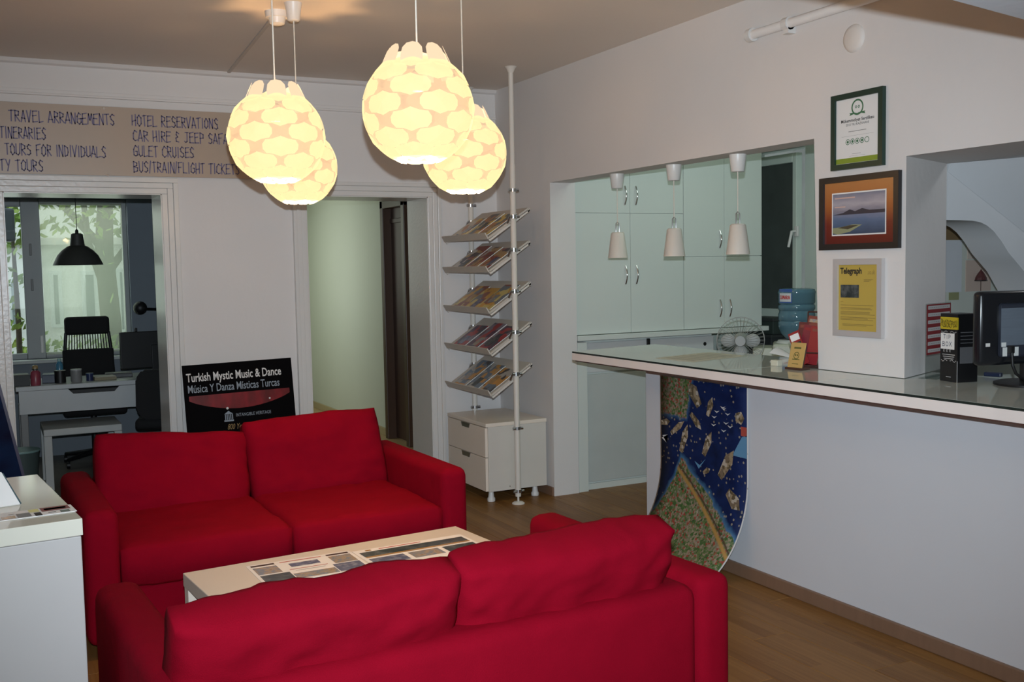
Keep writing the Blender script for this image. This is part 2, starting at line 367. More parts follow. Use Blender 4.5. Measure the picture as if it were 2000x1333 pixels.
box(win, XK+.0, yC, zb, XK+.06, yB_, zt2, bev=.006); box(win, XK, yB_, zt_, XK+.06, yA, zt2, bev=.006); box(win, XK, yB_, zs-.12, XK+.06, yA, zs, bev=.006); box(win, XK, yC, zb-.03, XK+.06, yA, zb+.05, bev=.006)
w1 = struct('window_1', win, mat('pvc_frame', (.62, .69, .62), .35))
obj('pane', B(XK+.03, yB_-.01, zb, XK+.036, yA, zt_+.01), mat('dark_window_glass', (.075, .085, .08), .08, var=.35, vscale=4), w1)
hz = on(1553, 452, 0, XK-.02)
bm = NB(); box(bm, XK-.015, hz.y-.02, hz.z-.04, XK+.005, hz.y+.02, hz.z+.04, bev=.004); tube(bm, [(XK-.02, hz.y, hz.z), (XK-.055, hz.y, hz.z), (XK-.06, hz.y+.03, hz.z-.12)], .011)
obj('handle', bm, WPLAST, w1, True)
struct('wall_courtyard', B(6.3, 4.2, 0, 6.4, 8.4, 3.2), mat('courtyard_concrete', (.24, .25, .24), .9, var=.3, vscale=3))

# ---------------- back office behind the second opening: arched wall and stair soffit
arch = [(3.82, 2.82), (6.2, 2.82), (6.2, 0), (4.66, 0), (4.64, .95), (4.56, 1.18), (4.46, 1.345)]
for px, py in ((2000, 530), (1985, 512), (1970, 494), (1955, 470), (1940, 451), (1928, 441), (1915, 434.5), (1900, 431.5), (1880, 430.5), (1850, 430)):
    q = on(px, py, 1, 3.2); arch.append((q.x, q.z))
arch.append((3.82, on(1850, 430, 1, 3.2).z))
AW = mat('arch_wall_paint', (.60, .62, .64), .75, var=.03, bump=.06, bscale=20)
asmooth(struct('wall_arch', P(arch, 'y', 3.2, 3.4), AW), 35)
bm = NB(); a0, b0 = on(1850, 333, 1, 3.195), on(2000, 452, 1, 3.195); dx = (b0.z-a0.z)/(b0.x-a0.x)
def cz(x): return a0.z+dx*(x-a0.x)
vs = [bm.verts.new(v) for v in ((3.82, 3.199, cz(3.82)), (5.6, 3.199, cz(5.6)), (5.6, 3.199, 2.8), (3.82, 3.199, 2.8), (3.82, 3.03, 2.30), (5.6, 3.03, cz(5.6)+.36), (5.6, 3.03, 2.8), (3.82, 3.03, 2.8))]
for q in ((0, 1, 5, 4), (4, 5, 6, 7), (1, 2, 6, 5), (2, 3, 7, 6), (3, 0, 4, 7), (0, 3, 2, 1)): bm.faces.new([vs[i] for i in q])
struct('stair_soffit', bm, AW)
struct('wall_back_office', B(6.2, .5, 0, 6.3, 4.0, ZC), AW)
struct('ceiling_back_office', B(3.81, .5, 2.83, 6.3, 4.0, 2.93), AW)
struct('wall_back_office_end', B(3.4, .4, 0, 6.3, .5, ZC), AW)
struct('floor_back_office', B(3.45, .3, -.1, 6.3, 4.0, 0), FLOORM)

# ---------------- office behind the left doorway
YO = 9.6
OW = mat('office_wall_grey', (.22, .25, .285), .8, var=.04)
OWL = mat('office_sill_white', (.55, .58, .56), .5)
wx0, wx1 = -.9, on(252, 500, 1, YO).x; wz0, wz1 = on(120, 700, 1, YO).z, on(150, 388, 1, YO).z
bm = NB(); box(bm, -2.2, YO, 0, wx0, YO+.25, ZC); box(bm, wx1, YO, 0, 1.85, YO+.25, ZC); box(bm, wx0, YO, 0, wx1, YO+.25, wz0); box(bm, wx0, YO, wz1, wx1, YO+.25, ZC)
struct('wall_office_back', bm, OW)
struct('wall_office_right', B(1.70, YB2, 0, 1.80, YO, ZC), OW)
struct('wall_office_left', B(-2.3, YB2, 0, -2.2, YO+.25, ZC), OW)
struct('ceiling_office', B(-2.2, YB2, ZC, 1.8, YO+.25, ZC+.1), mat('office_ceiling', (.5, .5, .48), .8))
struct('trim_5', B(wx0-.05, YO-.09, wz0-.03, wx1+.05, YO+.02, wz0, bev=.006), OWL)
WFR = mat('window_frame_grey', (.30, .32, .32), .4)
xm0, xm1 = on(47, 550, 1, YO).x, on(84, 550, 1, YO).x; xr = on(244, 550, 1, YO).x
bm = NB(); d0, d1 = YO+.06, YO+.13
box(bm, xm0, d0, wz0, xm1, d1, wz1, bev=.006); box(bm, xr, d0, wz0, wx1, d1, wz1, bev=.006); box(bm, wx0, d0, wz0, xm0, d1, wz0+.05, bev=.006); box(bm, xm1, d0, wz0, xr, d1, wz0+.05, bev=.006)
box(bm, wx0, d0, wz1-.07, xm0, d1, wz1, bev=.006); box(bm, xm1, d0, wz1-.05, xr, d1, wz1, bev=.006); box(bm, wx0, d0, wz0, wx0+.06, d1, wz1, bev=.006)
w2 = struct('window_2', bm, WFR)
hx = (xm0+xm1)/2
obj('hinge', B(hx-.02, d0-.02, 1.72, hx+.0, d0, 1.82, bev=.004), GREYP, w2); obj('hinge', B(hx-.02, d0-.02, 1.42, hx+.0, d0, 1.52, bev=.004), GREYP, w2)
obj('handle', B(hx+.03, d0-.03, wz0+.05, hx+.055, d0, wz0+.2, bev=.006), WPLAST, w2)
# clear glass
gm = bpy.data.materials.new('clear_glass'); gm.use_nodes = True; nt = gm.node_tree; N = nt.nodes; out = N['Material Output']; N.remove(N['Principled BSDF'])
g1 = N.new('ShaderNodeBsdfTransparent'); g1.inputs[0].default_value = (.93, .97, .95, 1); g2 = N.new('ShaderNodeBsdfGlossy'); g2.inputs['Roughness'].default_value = .02
mx = N.new('ShaderNodeMixShader'); mx.inputs[0].default_value = .06; nt.links.new(g1.outputs[0], mx.inputs[1]); nt.links.new(g2.outputs[0], mx.inputs[2]); nt.links.new(mx.outputs[0], out.inputs[0])
obj('pane', B(wx0+.05, YO+.09, wz0+.04, xm0+.01, YO+.096, wz1-.05), gm, w2); obj('pane', B(xm1-.01, YO+.09, wz0+.04, xr+.01, YO+.096, wz1-.04), gm, w2)
# woven see-through roller blind
bmx = bpy.data.materials.new('screen_blind_weave'); bmx.use_nodes = True; nt = bmx.node_tree; N = nt.nodes; out = N['Material Output']; N.remove(N['Principled BSDF'])
tp = N.new('ShaderNodeBsdfTransparent'); tp.inputs[0].default_value = (1, 1, .96, 1); tl = N.new('ShaderNodeBsdfTranslucent'); tl.inputs[0].default_value = (.78, .82, .70, 1); df = N.new('ShaderNodeBsdfDiffuse'); df.inputs[0].default_value = (.6, .62, .54, 1)
m1 = N.new('ShaderNodeMixShader'); m1.inputs[0].default_value = .3; nt.links.new(tl.outputs[0], m1.inputs[1]); nt.links.new(df.outputs[0], m1.inputs[2])
tcb = N.new('ShaderNodeTexCoord'); wv = N.new('ShaderNodeTexNoise'); wv.inputs['Scale'].default_value = 60; nt.links.new(tcb.outputs['Object'], wv.inputs['Vector'])
mr = N.new('ShaderNodeMapRange'); mr.inputs[3].default_value = .70; mr.inputs[4].default_value = .80; nt.links.new(wv.outputs[0], mr.inputs[0])
m2 = N.new('ShaderNodeMixShader'); nt.links.new(mr.outputs[0], m2.inputs[0]); nt.links.new(m1.outputs[0], m2.inputs[1]); nt.links.new(tp.outputs[0], m2.inputs[2]); nt.links.new(m2.outputs[0], out.inputs[0])
bl = thing('roller_blind', 'pale see-through roller blind pulled down over the office window', 'blind', ((xm1+xr)/2, YO+.03, wz1))
hw = (xr-xm1)/2
obj('fabric', B(-hw, -.001, wz0-wz1+.03, hw, .001, -.02), bmx, bl); obj('roller_tube', T([(-hw, 0, -.02), (hw, 0, -.02)], .022, 12), WFR, bl, True); obj('bottom_bar', B(-hw, -.008, wz0-wz1+.015, hw, .008, wz0-wz1+.035, bev=.003), WFR, bl)

# hallway behind the right doorway
HW = mat('hall_wall_paint', (.62, .65, .55), .7, var=.03, vscale=1.5)
struct('wall_hall_right', B(3.28, 8.86, 0, 3.4, 11.5, ZC), HW)
struct('wall_hall_side', B(3.28, YB2, 0, 3.4, 8.30, ZC), HW)
struct('wall_hall_end', B(1.75, 11.45, 0, 3.4, 11.6, ZC), HW)
bm = NB(); box(bm, 1.70, YO+.25, 0, 1.80, 9.86, ZC) ; box(bm, 1.70, 10.9, 0, 1.80, 11.5, ZC); box(bm, 1.70, 9.86, 0, 1.80, 10.9, 1.1); box(bm, 1.70, 9.86, 2.4, 1.80, 10.9, ZC)
struct('wall_hall_left', bm, HW)
struct('ceiling_hall', B(1.7, YB2, ZC, 3.4, 11.6, ZC+.1), HW)
struct('baseboard_hall', B(3.262, 8.9, 0, 3.283, 11.44, .07, bev=.004), mat('hall_skirting', (.45, .36, .2), .5))
bm = NB(); box(bm, 3.22, 8.80, 0, 3.40, 8.87, 2.16, bev=.006); box(bm, 3.22, 8.28, 0, 3.40, 8.35, 2.16, bev=.006); box(bm, 3.22, 8.28, 2.09, 3.40, 8.87, 2.16, bev=.006)
d3 = struct('door_3', bm, mat('door_frame_brown', (.07, .035, .02), .4, var=.2, stretch=(1, 1, .1)))
obj('door_leaf', B(3.30, 8.34, .01, 3.34, 8.81, 2.10, bev=.004), BROWN, d3); obj('transom_bar', B(3.29, 8.34, 1.96, 3.35, 8.81, 2.0, bev=.004), BROWN, d3)
struct('wall_hall_over_door', B(3.28, 8.30, 2.15, 3.4, 8.86, ZC), HW)

# ================================================================ OBJECTS
# ---------------- sofas
def sofa(label, loc, rotz, seed, cush, Wd):
    s = thing('sofa', label, 'sofa', loc, rotz, 'red two-seat sofas facing each other')
    D, ah = 1.0, .605; a = .135
    obj('base', B(-Wd/2+.02, .03, .08, Wd/2-.02, D-.03, .27, bev=.02, seg=3), RED, s)
    for sg in (-1, 1):
        x0, x1 = (-Wd/2, -Wd/2+a) if sg < 0 else (Wd/2-a, Wd/2)
        asmooth(obj('arm', B(x0, 0, .05, x1, D-.0, ah, bev=.042, seg=5), RED, s), 60)
        xe = -Wd/2 if sg < 0 else Wd/2
        pts = [(xe-sg*.02, D+.0015, .08), (xe-sg*.135, D+.0015, .08)]
    asmooth(obj('back', B(-Wd/2+a+.002, D-.17, .06, Wd/2-a-.002, D+.008, ah-.012, bev=.05, seg=5), RED, s), 60)
    iw = (Wd-2*a)/2
    for k in (0, 1):
        xc = -iw/2+k*iw
        c = obj('seat_cushion', pillow(iw+.004, .80, .19, n=20, p=9, edge=.07, wr=.007, seed=seed+k, corner=.02), RED, s, 'soft')
        c.location = (xc, .405-.02*k, .355)
        bw, bh, bt, lean, zz, yy, tw, xo = cush[k]
        b_ = obj('back_cushion', pillow(bw, bh, bt, n=28, p=4.2, edge=.045, wr=.018, seed=seed+5+k, corner=.012), RED, s, 'soft')
        b_.rotation_euler = (radians(90-lean), radians(tw), 0); b_.location = (xc+xo, yy, zz)
    for x in (-Wd/2+.08, Wd/2-.08):
        for y in (.08, D-.08): obj('leg', LA([(.022, 0), (.028, .055)], 12, (x, y, 0)), BLACKP, s, True)
    return s
R45 = radians(4.5)
sofa('red fabric sofa farther back, standing before the black music poster', (1.155, 4.37, 0), radians(1.5), 1, [(.715, .42, .2, 22, .562, .80, 4.5, 0), (.71, .43, .2, 22, .59, .80, -1.5, .0)], 1.70)
sofa('red fabric sofa in the foreground seen from behind', (1.095, 3.39, 0), pi+radians(3.5), 20, [(.72, .42, .20, 21, .580, .85, .5, .065), (.74, .42, .20, 21, .566, .85, .3, .085)], 1.69)

# ---------------- coffee table with printed sheets
TH = .45
tl = on(357, 1120, 2, TH); tr = on(890, 1028, 2, TH); tw = (tr-tl).length; ta = math.atan2(tr.y-tl.y, tr.x-tl.x)
tbl = thing('coffee_table', 'low cream coffee table between the two red sofas', 'table', ((tl.x+tr.x)/2, (tl.y+tr.y)/2, 0), ta)
TD = .44
obj('tabletop', B(-tw/2, -TD, TH-.05, tw/2, 0, TH, bev=.003), mat('table_cream', (.71, .645, .55), .3, var=.03), tbl)
for x in (-tw/2+.028, tw/2-.028):
    for y in (-.028, -TD+.028): obj('leg', B(x-.025, y-.025, 0, x+.025, y+.025, TH-.05, bev=.002), LAMCREAM, tbl)
PHOTO = ramp_mat('photo_collage', [(0, (.03, .03, .03)), (.2, (.16, .12, .09)), (.42, (.4, .3, .2)), (.6, (.18, .22, .28)), (.8, (.6, .55, .5))], 42, .25, 'NOISE', interp='LINEAR', stretch=(1, 1, 1), detail=6)
PHOTOD = ramp_mat('photo_dark', [(0, (.01, .012, .012)), (.45, (.03, .04, .04)), (.7, (.12, .13, .13)), (1, (.4, .38, .35))], 30, .25, 'NOISE', interp='LINEAR', detail=6)
PHOTOB = ramp_mat('photo_blue', [(0, (.03, .03, .06)), (.5, (.12, .13, .22)), (1, (.45, .45, .5))], 40, .25, 'NOISE', interp='LINEAR')
PHOTOO = ramp_mat('photo_sand', [(0, (.12, .05, .02)), (.5, (.45, .25, .08)), (1, (.6, .45, .25))], 20, .25, 'NOISE', interp='LINEAR')
INKR = mat('ink_red', (.5, .09, .05), .6); INKK = mat('ink_black', (.02, .02, .02), .6); INKB = mat('ink_brown', (.06, .025, .02), .5)
def sheet(name, label, w, h, loc, rz, patches, cat='print', group=None, m=PAPER, th=.0015):
    t = thing(name, label, cat, loc, rz, group)
    obj('paper', B(-w/2, -h/2, 0, w/2, h/2, th), m, t)
    for nm, x0, y0, x1, y1, pm_ in patches:
        bm = NB(); f = bm.faces.new([bm.verts.new(((x-.5)*w, (y-.5)*h, th+.0006)) for x, y in ((x0, y0), (x1, y0), (x1, y1), (x0, y1))])
        obj(nm, bm, pm_, t, 'flatart')
    return t
c1 = on(480, 1108, 2, TH); c2 = on(681, 1077, 2, TH); c3 = on(512, 1155, 2, TH)
cw = (c2-c1).length; ux = (c2-c1).normalized(); uy = Vector((ux.y, -ux.x, 0)); chh = .27
cc = c1+ux*cw/2+uy*chh/2
sheet('photo_sheet', 'printed photo collage sheet lying at the middle of the coffee table', cw, chh, (cc.x, cc.y, TH+.0006), math.atan2(ux.y, ux.x),
  [('photo', .03, .88, .25, .95, INKB), ('photo', .75, .88, .97, .95, INKB), ('photo', .03, .47, .25, .82, PHOTO), ('photo', .75, .47, .97, .84, PHOTO), ('photo', .03, .06, .30, .42, PHOTOD), ('photo', .31, .06, .70, .30, PHOTO), ('photo', .71, .06, .97, .44, PHOTOB), ('photo', .36, .62, .64, .80, PHOTOB), ('lettering', .3, .9, .7, .93, INKR), ('lettering', .32, .5, .68, .52, INKR), ('lettering', .36, .42, .64, .435, GREYP)])
c1 = on(693, 1083, 2, TH); c2 = on(905, 1048, 2, TH); cw = (c2-c1).length; ux = (c2-c1).normalized(); uy = Vector((ux.y, -ux.x, 0)); chh = .27; c1 = c1-uy*.03; cc = c1+ux*cw/2+uy*chh/2
sheet('photo_sheet', 'printed brochure sheet with dark banner photo at the right of the coffee table', cw, chh, (cc.x, cc.y, TH+.0006), math.atan2(ux.y, ux.x),
  [('photo', .03, .62, .97, .86, PHOTOD), ('photo', .03, .56, .97, .62, PHOTOO), ('photo', .03, .2, .33, .5, PHOTOB), ('photo', .37, .2, .64, .5, PHOTO), ('photo', .68, .2, .97, .5, PHOTOD), ('emblem', .1, .9, .15, .96, PHOTOO), ('lettering', .22, .915, .6, .945, INKR)])

# ---------------- white display cabinet at lower left
wz = .9; fr = on(161, 1013, 2, wz); br = on(139, 919, 2, wz); th_ = radians(6)
cab = thing('display_cabinet', 'white chest-height cabinet cut off by the left edge of the picture', 'cabinet', (fr.x, fr.y, 0), th_)
cdp = .74; cwid = .8
obj('body', B(-cwid, .004, 0, -.004, cdp, wz-.048, bev=.003), LAMINW, cab); obj('top_board', B(-cwid-.003, 0, wz-.046, 0, cdp+.003, wz, bev=.002), mat('cabinet_top', (.70, .68, .58), .1, var=.02, spec=.8), cab)
STK = [('print', .0, .05, .12, .5, PHOTO), ('print', .14, .1, .30, .45, PHOTOO), ('print', .32, .06, .48, .6, GREYP), ('print', .52, .0, .60, .45, INKK), ('print', .62, .45, .96, .98, mat('print_darkred', (.22, .03, .03), .4)), ('print', .66, .6, .92, .84, PAPER), ('print', .68, .22, .77, .28, INKK), ('print', .82, .05, .93, .35, PHOTOD), ('print', .48, .55, .60, .95, mat('print_yellow', (.75, .68, .2), .3)), ('print', .24, .62, .31, .66, INKK)]
p = on(62, 1006, 2, wz)
sheet('leaflet', 'leaflet with red and black print lying flat on the white cabinet', .215, .095, (p.x, p.y+.012, wz+.0006), th_, STK, 'leaflet')
# leaning white brochure on the cabinet
BR = on(39, 987, 2, wz); TR = on(2, 924, 1, BR.y+.07); dv = Vector((-.17, -.035, 0))
lb = thing('brochure_holder', 'white leaning brochure board on the white cabinet at the left edge', 'brochure', tuple(BR))
bm = NB(); q0 = Vector((0, 0, .001)); q1 = TR-BR; vs = [bm.verts.new(v) for v in (q0, q0+dv, q1+dv, q1)]; nrm = (dv.cross(q1)).normalized()*.004
vs2 = [bm.verts.new(v.co-nrm) for v in vs]; bm.faces.new(vs); bm.faces.new(vs2[::-1])
for k in range(4): bm.faces.new((vs[k], vs[(k+1) % 4], vs2[(k+1) % 4], vs2[k]))
obj('panel', bm, PAPER, lb)
obj('spine_edge', T([q0+Vector((.002, 0, .003)), q1*.97+Vector((.002, 0, 0))], .0028, 6), mat('teal_edge', (.05, .10, .12), .4), lb)

# ---------------- blue banner board leaning at the left
BLUEB = ramp_mat('banner_blue', [(0, (.001, .001, .004)), (.42, (.004, .003, .02)), (.55, (.005, .016, .055)), (.68, (.02, .011, .055)), (1, (.2, .18, .28))], 2.2, .5, 'NOISE', interp='LINEAR', rnd=False, stretch=(1, 1, 1.6))
BLUEB.node_tree.nodes['Principled BSDF'].inputs['Specular IOR Level'].default_value = .05
pa, pb = on(0, 752, 1, 5.9), on(48, 930, 1, 5.9); tilt = math.atan2(pb.x-pa.x, pa.z-pb.z)
x_fl = pb.x+math.tan(tilt)*pb.z
bn = thing('banner_board', 'dark blue printed board leaning by the left doorway', 'banner', (x_fl, 5.9, 0), 0, rot=(0, -tilt, 0))
zf = sin(tilt)*.55
obj('board', P([(-.55, .11), (0, .002), (0, 1.22), (-.55, 1.22)], 'y', -.006, .006), BLUEB, bn); obj('rim', B(-.012, -.008, .01, .002, .008, 1.22), mat('banner_rim', (.03, .02, .06), .4), bn)

# ---------------- pendant globe lamps
SHELL = mat('lamp_shell', (.07, .06, .05), .8, emis=.66, ecol=(1., .68, .42), var=.03, alpha=.74)
TILE = mat('lamp_petal', (.09, .085, .07), .7, emis=1.25, ecol=(1, .77, .36), var=.02, alpha=.76)
TILE2 = mat('lamp_petal_pale', (.1, .08, .07), .7, emis=.95, ecol=(1, .74, .46), var=.02)
def sph(az, lat, r): return Vector((r*cos(lat)*cos(az), r*cos(lat)*sin(az), r*sin(lat)))
LR = .185
def pendant(label, loc, rz):
    t = thing('pendant_lamp', label, 'lamp', loc, rz, 'four glowing white petal globe pendants')
    bm = NB(); rows = [-62, -44, -26, -8, 10, 28, 46, 58]; ns = 14; rg = []
    for i, la in enumerate(rows): rg.append([bm.verts.new(sph(2*pi*(k+.5*(i % 2))/ns, radians(la), LR*.985)) for k in range(ns)])
    for i in range(len(rows)-1):
        for k in range(ns):
            a, b_, c, d = rg[i][k], rg[i][(k+1) % ns], rg[i+1][k], rg[i+1][(k+1) % ns]
            if i % 2 == 0: bm.faces.new((a, b_, c)); bm.faces.new((b_, d, c))
            else: bm.faces.new((a, b_, d)); bm.faces.new((a, d, c))
    obj('shell', bm, SHELL, t)
    tw_, th2 = radians(42), radians(24); half = [(0, .5), (.2, .37), (.40, .33), (.49, .12), (.49, -.12), (.40, -.33), (.2, -.37)]
    out = half+[(0, -.5)]+[(-x, z) for x, z in half[::-1]][:-1]
    for i, la in enumerate((-52.5, -35, -17.5, 0, 17.5, 35, 50)):
        bm = NB(); lr = radians(la); sc = 1/max(.45, cos(lr))*(.95 if abs(la) > 40 else 1)
        c = bm.verts.new(sph(0, lr, LR*1.02)); vv = [bm.verts.new(sph(x*tw_*sc, lr+z*th2, LR*1.004)) for x, z in out]
        for k in range(len(vv)): bm.faces.new((c, vv[k], vv[(k+1) % len(vv)]))
        me = bpy.data.meshes.new('petal'); bm.to_mesh(me); bm.free(); me.materials.append(TILE)
        for k in range(6):
            o = bpy.data.objects.new('petal', me); COL.objects.link(o); o.parent = t; o.rotation_euler = (0, 0, 2*pi*(k+.5*(i % 2))/6)
    bm = NB()   # upright rounded tabs round the open top
    rt = LR*cos(radians(54)); zt0 = LR*sin(radians(52))
    pts = [(-.036, -.03), (.036, -.03), (.036, .026), (.032, .05), (.019, .066), (0, .071), (-.019, .066), (-.032, .05), (-.036, .026)]
    for x, z in pts: bm.verts.new((rt+.006-z*.42, x, zt0-.008+z*.95))
    bm.verts.ensure_lookup_table(); bm.faces.new(list(bm.verts))
    me = bpy.data.meshes.new('top_tab'); bm.to_mesh(me); bm.free(); me.materials.append(TILE2)
    for k in range(8):
        o = bpy.data.objects.new('top_tab', me); COL.objects.link(o); o.parent = t; o.rotation_euler = (0, 0, 2*pi*(k+.3)/8)
    bm = NB()
    pts = [(-.03, 0), (.03, 0), (.028, -.014), (.014, -.024), (-.014, -.024), (-.028, -.014)]
    for x, z in pts: bm.verts.new((LR*cos(radians(62))+z*.9, x, -LR*sin(radians(62))+.004+z*.6))
    bm.verts.ensure_lookup_table(); bm.faces.new(list(bm.verts))
    me = bpy.data.meshes.new('bottom_tab'); bm.to_mesh(me); bm.free(); me.materials.append(mat('lamp_bottom', (1, .9, .7), .6, emis=1.5, ecol=(1, .95, .75)))
    for k in range(9):
        o = bpy.data.objects.new('bottom_tab', me); COL.objects.link(o); o.parent = t; o.rotation_euler = (0, 0, 2*pi*k/9)
    zc = ZC-loc[2]
    obj('cord', T([(0, 0, .12), (0, 0, zc-.07)], .0032, 6), CORD, t, True)
    obj('socket', LA([(.018, .06), (.02, .12), (.008, .13)], 12), WPLAST, t, True)
    obj('ceiling_cup', LA([(.024, zc-.085), (.029, zc-.08), (.038, zc-.02), (.043, zc-.0005)], 20), WPLAST, t, True)
    return t
lamps = []
LP = []
for (px, py, wpx) in ((817, 214, 220), (540, 268, 189), (907, 300, 166), (583, 327, 152)):
    v = CAM+ray(px, py)*(F_PX*.374/wpx); LP.append((v.x, v.y, v.z))
LB = ['largest glowing petal globe lamp, nearest, at centre top', 'glowing petal globe lamp on the left, in front of the sign', 'glowing petal globe lamp behind the largest one, near the white pole', 'smallest glowing petal globe lamp, over the gap between the doorways']
for i, (q, l) in enumerate(zip(LP, LB)):
    pendant(l, q, .35*i)
    light('pendant_bulb_light', 'POINT', (q[0], q[1], q[2]-.05), 22.0, (1, .56, .24), shadow_soft_size=.03)

# smoke detector with its cable duct
sm = on(541, 35, 2, ZC-.03)
t = thing('smoke_detector', 'round white smoke detector on the ceiling beside a lamp cup', 'smoke detector', (sm.x, sm.y, ZC))
obj('base', LA([(.055, -.03), (.058, 0)], 24), WPLAST, t, True); obj('sensor', LA([(.022, -.065), (.036, -.058), (.042, -.03)], 24), WPLAST, t, True)
ce = on(447, 141, 2, ZC-.005)
bm = NB(); d = Vector((ce.x-sm.x, ce.y-sm.y, 0)); n_ = Vector((-d.y, d.x, 0)).normalized()*.009
A = [Vector((sm.x, sm.y, 0))+d.normalized()*.05+n_, Vector((sm.x, sm.y, 0))+d.normalized()*.05-n_, Vector((ce.x, ce.y, 0))-n_, Vector((ce.x, ce.y, 0))+n_]
prism(bm, [(q.x, q.y) for q in A], 'z', ZC-.011, ZC); tag(obj('cable_duct', bm, mat('duct_beige', (.64, .58, .52), .7)), 'thin cable duct running across the ceiling to the back wall', 'cable duct')

# ---------------- sign banner with marker lettering
sw0 = -1.1; s_t = on(300, 213, 1, YB-.02).z; s_b = on(200, 343, 1, YB-.02).z; sx1 = on(500, 345, 1, YB-.02).x
sg = thing('wall_sign', 'long beige wall sign with blue handwritten travel services', 'sign', (0, YB-.022, 0))
obj('board', B(sw0, -.0, s_b, sx1, .006, s_t, bev=.001), mat('sign_beige', (.46, .36, .28), .35, var=.05, vscale=2), sg)
INKV = mat('ink_violet', (.13, .11, .22), .5, var=.2)
def sgn(s, x0, y0, x1, y1):
    a = on(x0, y0, 1, YB-.024); b_ = on(x1, y1, 1, YB-.024); h = .064
    n = sum(.45 if c in 'I/' else (.9 if c == ' ' else 1) for c in s); g = len([c for c in s if c != ' '])
    wtot = b_.x-a.x; w = wtot/(n+.28*g)
    bm = NB(); strokes(bm, s, a.x, a.z, w, h, w*.28, .0065, 0, .06)
    obj('lettering', bm, INKV, sg, 'flatart').location = (0, -.0015, 0)
sgn('TRAVEL ARRANGEMENTS', 18, 236, 226, 243); sgn('E', -14, 240, 2, 240); sgn('TINERARIES', 0, 269, 92, 272); sgn('TOURS FOR INDIVIDUALS', 10, 302, 209, 306); sgn('TY TOURS', 0, 333, 87, 337)
sgn('HOTEL RESERVATIONS', 258, 245, 428, 250); sgn('CAR HIRE & JEEP SAFARI', 260, 275, 462, 281); sgn('GULET CRUISES', 261, 305, 381, 309); sgn('BUS/TRAIN/FLIGHT TICKETS', 262, 336, 470, 341)
for px, py in ((203, 212), (210, 342)):
    q = on(px, py, 1, YB-.024); obj('screw', LA([(.0, -.004), (.006, -.002), (.007, .0)], 10), CHROME, sg, True); s_ = sg.children[-1]; s_.location = (q.x, -.003, q.z); s_.rotation_euler = (radians(90), 0, 0)

# ---------------- black concert poster behind the sofa
Yp = 6.60
pw0, pw1 = on(358, 711, 1, Yp), on(573, 697, 1, Yp); pwid = (pw1-pw0).length
po = thing('poster_board', 'black music and dance poster board standing behind the far sofa', 'poster', ((pw0.x+pw1.x)/2+.01, Yp-.1, 0), radians(1), rot=(radians(-7), radians(-.9), radians(2)))
pht = .985; obj('board', B(-pwid/2, -.004, .004, pwid/2, .004, pht, bev=.001), mat('poster_black', (.003, .0025, .003), .8, var=.3, spec=.06), po)
WHT = mat('ink_white', (.72, .70, .68), .5); GRB = mat('ink_greyblue', (.28, .32, .37), .5)
text('lettering', 'Turkish Mystic Music & Dance', .075, WHT, po, -pwid/2+.02, pht-.105, -.0052, sx=.65*pwid/.68*.98, bold=.0012)
text('lettering', 'Música Y Danza Místicas Turcas', .07, GRB, po, -pwid/2+.022, pht-.175, -.0052, sx=.645*pwid/.68*.98, bold=.0006)
bm = NB(); n = 16; w_ = pwid*.46
up_ = [(-w_+2*w_*k/n, pht-.195) for k in range(n+1)]; lo_ = [(-w_+2*w_*k/n, pht-.225-.07*sin(pi*k/n)**.8) for k in range(n+1)]
for k in range(n): fpoly(bm, [lo_[k], lo_[k+1], up_[k+1], up_[k]], -.0052)
REDP = ramp_mat('poster_stage_red', [(0, (.03, .0, .0)), (.4, (.12, .005, .006)), (.6, (.25, .006, .012)), (1, (.6, .01, .05))], 7, .35, 'NOISE', interp='LINEAR', stretch=(1.5, 1, .6), rnd=False)
obj('stage_print', bm, REDP, po, 'flatart')
bm = NB(); fdisc(bm, -w_*.28, pht-.29, .008, -.006, 8); fdisc(bm, w_*.58, pht-.25, .006, -.006, 8); obj('stage_lights', bm, WHT, po, 'flatart')
bm = NB(); ex, ez = -.085, pht-.362
fpoly(bm, [(ex-.028, ez+.035), (ex+.028, ez+.035), (ex, ez+.055)], -.0055)
for k in range(5): frect(bm, ex-.024+k*.011, ez, ex-.018+k*.011, ez+.033, -.0055)
frect(bm, ex-.03, ez-.012, ex+.03, ez-.002, -.0055); obj('emblem', bm, GRB, po, 'flatart')
text('lettering', 'INTANGIBLE HERITAGE', .03, GRB, po, -.04, pht-.348, -.0052, sx=.72)
text('lettering', '800 Years of Tradition', .05, mat('ink_gold', (.28, .18, .06), .5), po, -.10, pht-.425, -.0052, sx=.62, shear=.35)

# ---------------- magazine rack on two tension poles and its drawer cabinet
px1, py1 = 3.047, 5.9; px2, py2 = 3.115, 6.69
rk = thing('magazine_rack', 'white floor-to-ceiling pole rack with five sloping magazine shelves', 'rack', (px1, py1, 0))
POLE = mat('pole_white', (.74, .69, .62), .5)
def cyl(x, y, z0, z1, r, n=16): return LA([(r, z0), (r, z1)], n, (x, y, 0))
for (x, y, nm) in ((px1, py1, 'pole'), (px2, py2, 'pole')):
    dx_, dy_ = x-px1, y-py1
    o = obj(nm, LA([(.019, .05), (.019, 2.2), (.0165, 2.205), (.0165, ZC-.03)], 16, (dx_, dy_, 0)), POLE, rk, True)
    obj('foot_disc', LA([(.042, .0005), (.042, .006), (.03, .014), (.007, .018), (.007, .05)], 20, (dx_, dy_, 0)), POLE, o, True)
    obj('ceiling_disc', LA([(.018, ZC-.04), (.03, ZC-.012), (.042, ZC-.001)], 20, (dx_, dy_, 0)), POLE, o, True)
SHM = mat('shelf_cream', (.60, .54, .47), .45)
zl = [1.741, 1.528, 1.262, .998, .726]
